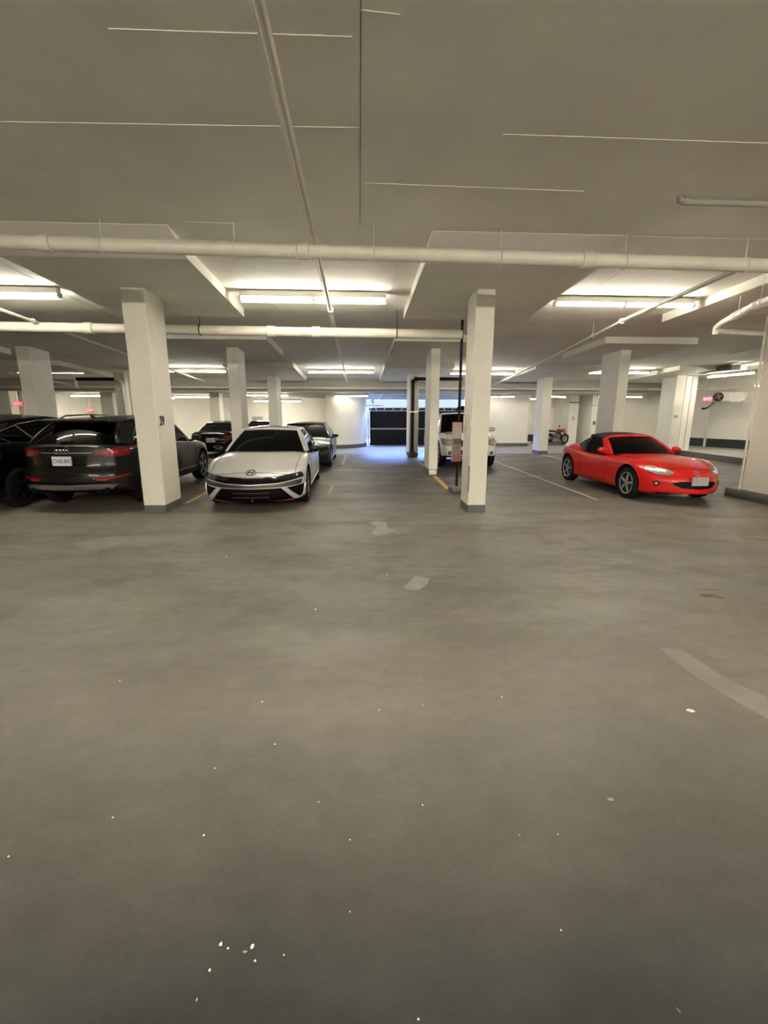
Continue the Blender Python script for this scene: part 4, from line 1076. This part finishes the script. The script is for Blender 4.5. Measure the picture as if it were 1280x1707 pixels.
for sg in (1, -1):
    P = [(.80, .85, 1.0), (-.1, .875, 1.06), (-1.0, .87, 1.11), (-1.35, .86, 1.16), (-1.75, .84, 1.32), (-1.5, .80, 1.38), (-1.0, .72, 1.49), (-.5, .70, 1.54), (.12, .68, 1.53)]
    mb = F_.mb(); mb.tube([(x, sg*y, z) for x, y, z in P], .011, 6); mb.build('window_trim', M_chrome, F_.root)
    mb = F_.mb(); mb.tube([(-.70, sg*.87, 1.09), (-.92, sg*.82, 1.28), (-1.08, sg*.72, 1.47)], .016, 6); mb.build('window_post', M_plinth, F_.root)
F_.plate('r', 0, .80)
F_.place(-6.76, 9.75, PI/2)

# ================================================================ white boxy SUV, front to us
sp = dict(scale=(.98, .93, .93), paint=P_suvw, W=.92, R=.37, wf=1.35, wr=-1.35, x=(-2.15, 2.15), arch=.44,
    w=[(-2.15, .82), (-1.9, .90), (0, .91), (1.35, .92), (1.8, .91), (2.02, .86), (2.15, .78)],
    zb=[(-2.15, .42), (-1.8, .32), (0, .30), (1.7, .32), (2.15, .38)],
    zt=[(-2.15, 1.08), (-1.9, 1.12), (0, 1.10), (1.0, 1.13), (1.8, 1.08), (2.05, 1.0), (2.15, .92)],
    zs=[(-2.15, 1.03), (-1.5, 1.06), (0, 1.02), (1.0, 1.03), (1.8, .99), (2.05, .93), (2.15, .86)],
    ws=[(-2.15, .93), (0, .95), (2.15, .93)], bow=(.16, .08),
    rake=([(.3, -.05), (.5, .05), (.9, .0), (1.1, -.06)], [(.3, -.06), (.6, .03), (1.1, 0)]))
G_ = Car(sp, 'white boxy SUV behind the chipped column, round fog lights', 'car')
base = [(1.05, 0, 1.11), (.88, .78, 1.07), (.76, .86, 1.04), (-.06, .87, 1.04), (-.16, .87, 1.04), (-1.85, .86, 1.06), (-2.0, .80, 1.07), (-2.1, 0, 1.08)]
top = [(.50, 0, 1.70), (.40, .66, 1.66), (.30, .70, 1.66), (-.12, .71, 1.68), (-.22, .71, 1.68), (-1.8, .70, 1.66), (-1.92, .66, 1.64), (-1.98, 0, 1.67)]
G_.cabin(base, top, M_gdark, P_suvw, crown=.03, bulge=.02); G_.interior(); G_.wheels(6, M_alloy, rr=.66)
G_.mirror_(.72, .92, 1.18, P_suvw, 1.15)
G_.patch('f', [(.52, .90), (.74, .93), (.90, .95)], [(.54, .75), (.72, .72), (.86, .75)], 'headlight', M_lens, lift=.012, mirror=True, n=10)
G_.patch('f', [(.60, .86), (.78, .87)], [(.62, .79), (.78, .78)], 'headlight_lamp', M_amber, lift=.02, mirror=True, k=2)
G_.patch('f', [(-.40, .90), (.40, .90)], [(-.36, .70), (.36, .70)], 'grille', M_plas, n=10, k=4)
G_.disc('f', .66, .50, .065, 'fog_light', M_plinth, mirror=True, depth=.02); G_.disc('f', .66, .50, .075, 'fog_ring', M_pipe_w, mirror=True, ring=.012, depth=.03)
G_.patch('f', [(-.5, .60), (.5, .60)], [(-.46, .45), (.46, .45)], 'air_intake', M_plas, n=12, k=4)
G_.line('t', [(2.0, .70), (1.0, .74)], .02, 'bonnet_crease', P_suvw, sub=10, mirror=True)
rk = G_.mb()
for sg in (1, -1): rk.tube([(.2, sg*.62, 1.70), (.1, sg*.62, 1.78), (-1.6, sg*.62, 1.78), (-1.7, sg*.62, 1.70)], .022, 8)
for x in (.0, -.7, -1.4): rk.tube([(x, -.62, 1.775), (x, .62, 1.775)], .018, 8)
rk.build('roof_rack', M_plas, G_.root)
for v in ('l', 'R'):
    G_.line(v, [(.86, 1.0), (.86, .5)], .004, 'door_seam', M_seam); G_.line(v, [(-.1, 1.0), (-.1, .5)], .004, 'door_seam', M_seam)
    G_.line(v, [(-.22, .95), (-.40, .95)], .014, 'door_handle', P_suvw, lift=.016)
G_.place(3.26, 15.5, -PI/2)

# ================================================================ red soft-top roadster
sp = dict(scale=(1.05, .95, .955), paint=P_red, W=.86, R=.305, wf=1.165, wr=-1.165, x=(-1.93, 2.0), arch=.355,
    w=[(-1.93, .62), (-1.8, .74), (-1.55, .83), (-1.165, .86), (-.6, .835), (0, .82), (.6, .835), (1.165, .86), (1.5, .835), (1.75, .765), (1.9, .68), (2.0, .56)],
    zb=[(-1.93, .36), (-1.7, .24), (-1.3, .17), (0, .15), (1.4, .16), (1.8, .17), (2.0, .22)],
    zt=[(-1.93, .82), (-1.8, .90), (-1.5, .945), (-1.0, .90), (-.3, .84), (.5, .86), (.9, .825), (1.4, .77), (1.75, .70), (1.9, .64), (2.0, .57)],
    zs=[(-1.93, .76), (-1.75, .84), (-1.165, .885), (-.5, .80), (0, .775), (.6, .80), (1.165, .80), (1.5, .75), (1.8, .655), (1.92, .60), (2.0, .53)],
    ws=[(-1.93, .86), (-1.165, .84), (0, .93), (1.165, .82), (1.6, .80), (2.0, .82)], zm=[(-1.93, .52), (-1.165, .55), (0, .48), (1.165, .52), (2.0, .36)],
    bow=(.25, .22), rake=([(.1, -.05), (.28, .05), (.42, .05), (.6, .0), (.8, -.05)], [(.2, -.12), (.45, .02), (.7, .02), (.9, -.04)]))
R_ = Car(sp, 'bright red two-seat convertible with closed black soft top', 'car')
M_top = mat('soft_top_cloth', (.016, .016, .017), .85, bump=.3, nscale=20)
base = [(.66, 0, .865), (.44, .72, .825), (.34, .765, .80), (-.50, .775, .815), (-.56, .775, .815), (-.57, .775, .815), (-1.02, .62, .91), (-1.20, 0, .93)]
top = [(.02, 0, 1.175), (-.08, .555, 1.14), (-.15, .59, 1.14), (-.50, .60, 1.175), (-.55, .60, 1.175), (-.56, .60, 1.175), (-.78, .47, 1.10), (-.86, 0, 1.15)]
R_.cabin(base, top, M_gmid, P_red, crown=.045, bulge=.03, roof_mat=M_top, pillar_mat=(P_red, M_top), roof_names='soft_top')
R_.interior()
hb = R_.mb(); hb.tube([(.035, 0, 1.205), (-.02, .28, 1.195), (-.06, .46, 1.18), (-.09, .56, 1.145)], .028, 8); hb.tube([(.035, 0, 1.205), (-.02, -.28, 1.195), (-.06, -.46, 1.18), (-.09, -.56, 1.145)], .028, 8); hb.build('screen_header', P_red, R_.root)
R_.wheels(5, M_alloy, width=.205, rr=.70, tilt=.2)
R_.mirror_(.30, .76, .91, P_red, .95)
R_.patch('f', [(.38, .62), (.46, .675), (.62, .705), (.73, .70)], [(.40, .585), (.48, .56), (.62, .565), (.74, .62)], 'headlight', M_lens, lift=.010, mirror=True, n=14, k=5)
R_.patch('f', [(.48, .645), (.60, .665)], [(.48, .595), (.60, .60)], 'headlight_lamp', M_chrome, lift=.014, mirror=True, k=2, n=5)
R_.patch('f', [(-.42, .43), (-.3, .465), (0, .475), (.3, .465), (.42, .43)], [(-.42, .40), (-.3, .34), (0, .325), (.3, .34), (.42, .40)], 'mouth', M_plas, n=20, k=5, lift=.003)
R_.disc('f', .63, .40, .052, 'fog_light', M_plas, mirror=True, depth=.006); R_.disc('f', .63, .40, .032, 'fog_lens', M_lens, mirror=True, depth=.022)
R_.plate('f', -.02, .475, None, col=mat('plate_worn', (.42, .43, .42), .5, noise=.35, nscale=42))
EM = oval(R_, 'f', 0, .605, .055, .038, .0055, M_chrome)
R_.line('f', [(-.042, .612), (-.02, .622), (0, .600), (.02, .622), (.042, .612)], .005, 'emblem_bar', M_chrome, EM, sub=3, lift=.004)
R_.line('t', [(1.72, .48), (1.80, .2), (1.82, 0), (1.80, -.2), (1.72, -.48)], .004, 'bonnet_seam', M_seam, sub=5)
R_.line('t', [(1.72, .48), (1.2, .60), (.6, .64)], .004, 'bonnet_seam', M_seam, sub=8, mirror=True)
R_.patch('f', [(-.62, .235), (0, .225), (.62, .235)], [(-.60, .20), (0, .19), (.60, .20)], 'chin', M_plas, n=18, k=2, lift=.004)
for v in ('l', 'R'):
    R_.line(v, [(.42, .78), (.46, .5), (.40, .26)], .004, 'door_seam', M_seam); R_.line(v, [(-.62, .80), (-.66, .5), (-.52, .26), (.38, .25)], .004, 'door_seam', M_seam)
    R_.line(v, [(-.44, .70), (-.58, .71)], .016, 'door_handle', P_red, lift=.014)
    R_.patch(v, [(.98+.66, .52), (.98+.58, .52)], [(.98+.66, .50), (.98+.58, .50)], 'side_repeater', M_amber, n=3, k=1) if 0 else None
ib = R_.mb(); ib.box((.0, -.10, 1.06), (.03, .10, 1.12), c=.008); ib.build('rear_view_mirror', M_int, R_.root)
wp = R_.mb(); wp.tube([(.60, .1, .87), (.50, .3, .90), (.42, .60, .885)], .008, 5); wp.tube([(.64, -.35, .86), (.60, -.1, .885), (.56, .15, .89)], .008, 5); wp.build('wiper', M_plas, R_.root)
R_.place(5.955, 9.93, -PI/2+.03)

# ================================================================ dark car roof glimpsed far behind
K_ = Car(sedan_spec(P_black, (1.0, .96, .83)), 'dark car far back by the back wall, only its roof shows', 'car')
sedan_cabin(K_, P_black); K_.wheels(5, M_alloy_d)
K_.place(-5.0, 25.6, PI/2)

# ================================================================ motorcycle
m = empty('motorcycle', (10.06, 23.3, .11), -PI/2+.5, label='small red and black motorcycle in the niche', category='motorcycle')
P_moto = paint('paint_moto', (.25, .02, .04))
for x in (.62, -.62):
    w_ = MB(); w_.tube([(x+.27*math.cos(a), 0, .30+.27*math.sin(a)) for a in [2*PI*i/28 for i in range(28)]], .05, 10, closed=True); wo = w_.build('wheel', M_rubber, m)
    sp_ = MB()
    for k in range(6): sp_.tube([(x, 0, .30), (x+.24*math.cos(k*PI/3), 0, .30+.24*math.sin(k*PI/3))], .012, 5)
    sp_.lathe([(-.05, .05), (.05, .05)], (x, 0, .3), (0, 1, 0), 12); sp_.build('spokes', M_alloy, wo)
fk = MB()
for y in (-.09, .09): fk.tube([(.64, y, .30), (.40, y, .86)], .022, 8)
fk.tube([(.42, -.33, .96), (.38, -.12, .90), (.38, .12, .90), (.42, .33, .96)], .014, 8); fk.build('fork', M_steel, m)
tk = MB(); prof = [(-.05, .06), (.05, .13), (.2, .165), (.35, .15), (.45, .07)]
tk.lathe([(a, r) for a, r in prof], (-.12, 0, .74), (1, 0, .15), 16); tk.build('fuel_tank', P_moto, m)
fr_ = MB(); fr_.lathe([(0, .02), (.06, .12), (.16, .14), (.24, .10)], (.30, 0, .84), (1, 0, -.1), 16); fr_.build('front_fairing', P_moto, m)
hl = MB(); hl.lathe([(0, .08), (.03, .085), (.05, .06)], (.53, 0, .80), (1, 0, -.1), 14); hl.build('headlamp', M_lens, m)
se = MB(); se.box((-.72, -.12, .72), (-.10, .12, .82), c=.04); se.build('seat', M_plas, m)
ta = MB(); ta.box((-.88, -.07, .76), (-.60, .07, .86), c=.03); ta.build('tail_unit', P_moto, m)
en = MB(); en.box((-.25, -.17, .28), (.28, .17, .62), c=.05); en.build('engine', M_plinth, m)
ex_ = MB(); ex_.tube([(.2, -.16, .35), (-.1, -.19, .25), (-.7, -.2, .42)], [.025, .03, .05], 10); ex_.build('exhaust', M_steel, m)
fd = MB(); fd.grid([[(.62+.34*math.cos(a), y, .30+.34*math.sin(a)) for y in (-.07, 0, .07)] for a in [.4+i*.25 for i in range(7)]], 0, .01); fd.build('mudguard', P_moto, m)
sw = MB(); sw.tube([(-.62, .08, .30), (-.1, .09, .32)], .025, 8); sw.tube([(-.62, -.08, .30), (-.1, -.09, .32)], .025, 8); sw.build('swing_arm', M_steel, m)
for y in (-1, 1):
    mi = MB(); mi.tube([(.40, y*.25, .94), (.36, y*.33, 1.12)], .008, 6); mi.lathe([(0, .055), (.02, .06), (.03, .03)], (.37, y*.34, 1.15), (1, 0, 0), 12); mi.build('mirror', M_plas, m)
kick = MB(); kick.tube([(-.05, .12, .3), (-.1, .28, 0)], .012, 6); kick.build('kickstand', M_steel, m)

m.scale = (.74, .74, .74)
# ================================================================ litter on the floor
def scrap(label, x, y, r, group=None, m=None, el=1, rz=0, k=7, h=.006):
    mb = MB(); a0 = random.random(); ring = []
    for i in range(k):
        a = a0+2*PI*i/k; q = r*random.uniform(.55, 1.15); ring.append((q*math.cos(a)*el, q*math.sin(a)))
    n = k; vs = [(a, b, 0) for a, b in ring]+[(a*.75, b*.75, h*random.uniform(.6, 1.3)) for a, b in ring]
    mb.add(vs, [tuple(reversed(range(n))), tuple(range(n, 2*n))]+[(i, (i+1) % n, n+(i+1) % n, n+i) for i in range(n)])
    o = mb.build('paper_scrap', m or M_scrap, smooth=False, label=label, category='litter')
    o.location = (x, y, .0005); o.rotation_euler = (0, 0, rz)
    if group: o['group'] = group
    return o
def gp(px, py):
    d = r2*(px-640)+u2*(853.5-py)+fw*FPX; t = -EYE/d.z; return d.x*t, d.y*t
x, y = gp(368, 1574); scrap('largest pale crumb in the bottom left foreground', x, y, .0085, el=.8, h=.004)
x, y = gp(380, 1581); scrap('small round crumb beside the largest pale crumb', x, y, .004, h=.003)
x, y = gp(420, 1578); scrap('branching white scrap right of the largest crumb', x, y, .0075, el=1.3, k=9, h=.003, rz=.9)
x, y = gp(408, 1587); scrap('thin grey smear of crumbs below the branching scrap', x, y, .005, el=1.6, h=.002, m=M_patch2)
x, y = gp(1150, 1185); scrap('curled white scrap of paper at the right of the floor', x, y, .014, el=1.7, k=9, rz=-.3)
x, y = gp(328, 1667); scrap('tiny upright white sliver at the bottom left', x, y, .006, el=.25, h=.003, rz=-.3)
x, y = gp(1130, 1684); scrap('thin pale sliver at the bottom right', x, y, .011, el=.15, h=.002, m=M_patch2, rz=.3)
x, y = gp(1018, 1332); scrap('faint flattened shred at lower right of the floor', x, y, .010, el=1.5, h=.002, m=M_patch2)
x, y = gp(697, 1699); scrap('small crumb at the bottom edge in the middle', x, y, .004, h=.003)
for px, py, r in [(358, 1281, .006), (339, 1393, .005), (188, 1363, .005), (14, 1428, .005), (531, 1337, .003), (583, 1400, .003), (704, 1342, .005), (935, 1551, .004), (425, 1602, .004), (473, 1592, .003), (350, 1617, .005), (583, 1520, .003), (200, 1135, .006), (632, 1184, .008), (836, 1162, .006), (458, 1241, .006), (930, 1391, .003), (866, 1392, .003), (526, 1016, .012), (377, 928, .016), (437, 1170, .005), (705, 1176, .004), (645, 958, .010), (1190, 880, .010), (640, 800, .03), (755, 768, .03)]:
    x, y = gp(px, py); scrap('tiny white speck of litter on the open floor', x, y, r, 'tiny specks of litter', h=min(.004, r*.5))
def stain(px, py, rx, ry, m, rz=0, name='oil_stain'):
    x, y = gp(px, py); k = 14; pts = []
    for i in range(k):
        a = 2*PI*i/k; q = random.uniform(.6, 1.1); pts.append((x+q*(rx*math.cos(a)*math.cos(rz)-ry*math.sin(a)*math.sin(rz)), y+q*(rx*math.cos(a)*math.sin(rz)+ry*math.sin(a)*math.cos(rz))))
    MB().prism(pts, 0, .0015).build(name, m, floor, smooth=False)
M_oil = mat('oil_stain', (.12, .105, .08), .5, noise=.4, nscale=20); M_brown = mat('brown_stain', (.16, .115, .075), .7, noise=.5, nscale=25)
stain(1178, 993, .11, .05, M_brown); stain(1200, 996, .05, .03, M_brown); stain(791, 1395, .018, .012, M_oil, .3); stain(850, 1458, .007, .007, M_oil); stain(1190, 1440+50, .004, .005, M_oil)
stain(296, 1366, .012, .006, M_oil, .8); stain(326, 1341, .012, .006, M_oil, .2); stain(436, 986, .02, .01, M_oil)
stain(1178, 983, .20, .03, mat('stain_soft', (.20, .17, .13), .6, noise=.3, nscale=14))
pts = [gp(*q) for q in [(1100, 1080), (1135, 1082), (1200, 1125), (1292, 1170), (1292, 1206), (1230, 1172), (1160, 1130), (1120, 1100)]]
MB().prism(pts, 0, .002).build('floor_patch', M_patch3, floor, smooth=False)
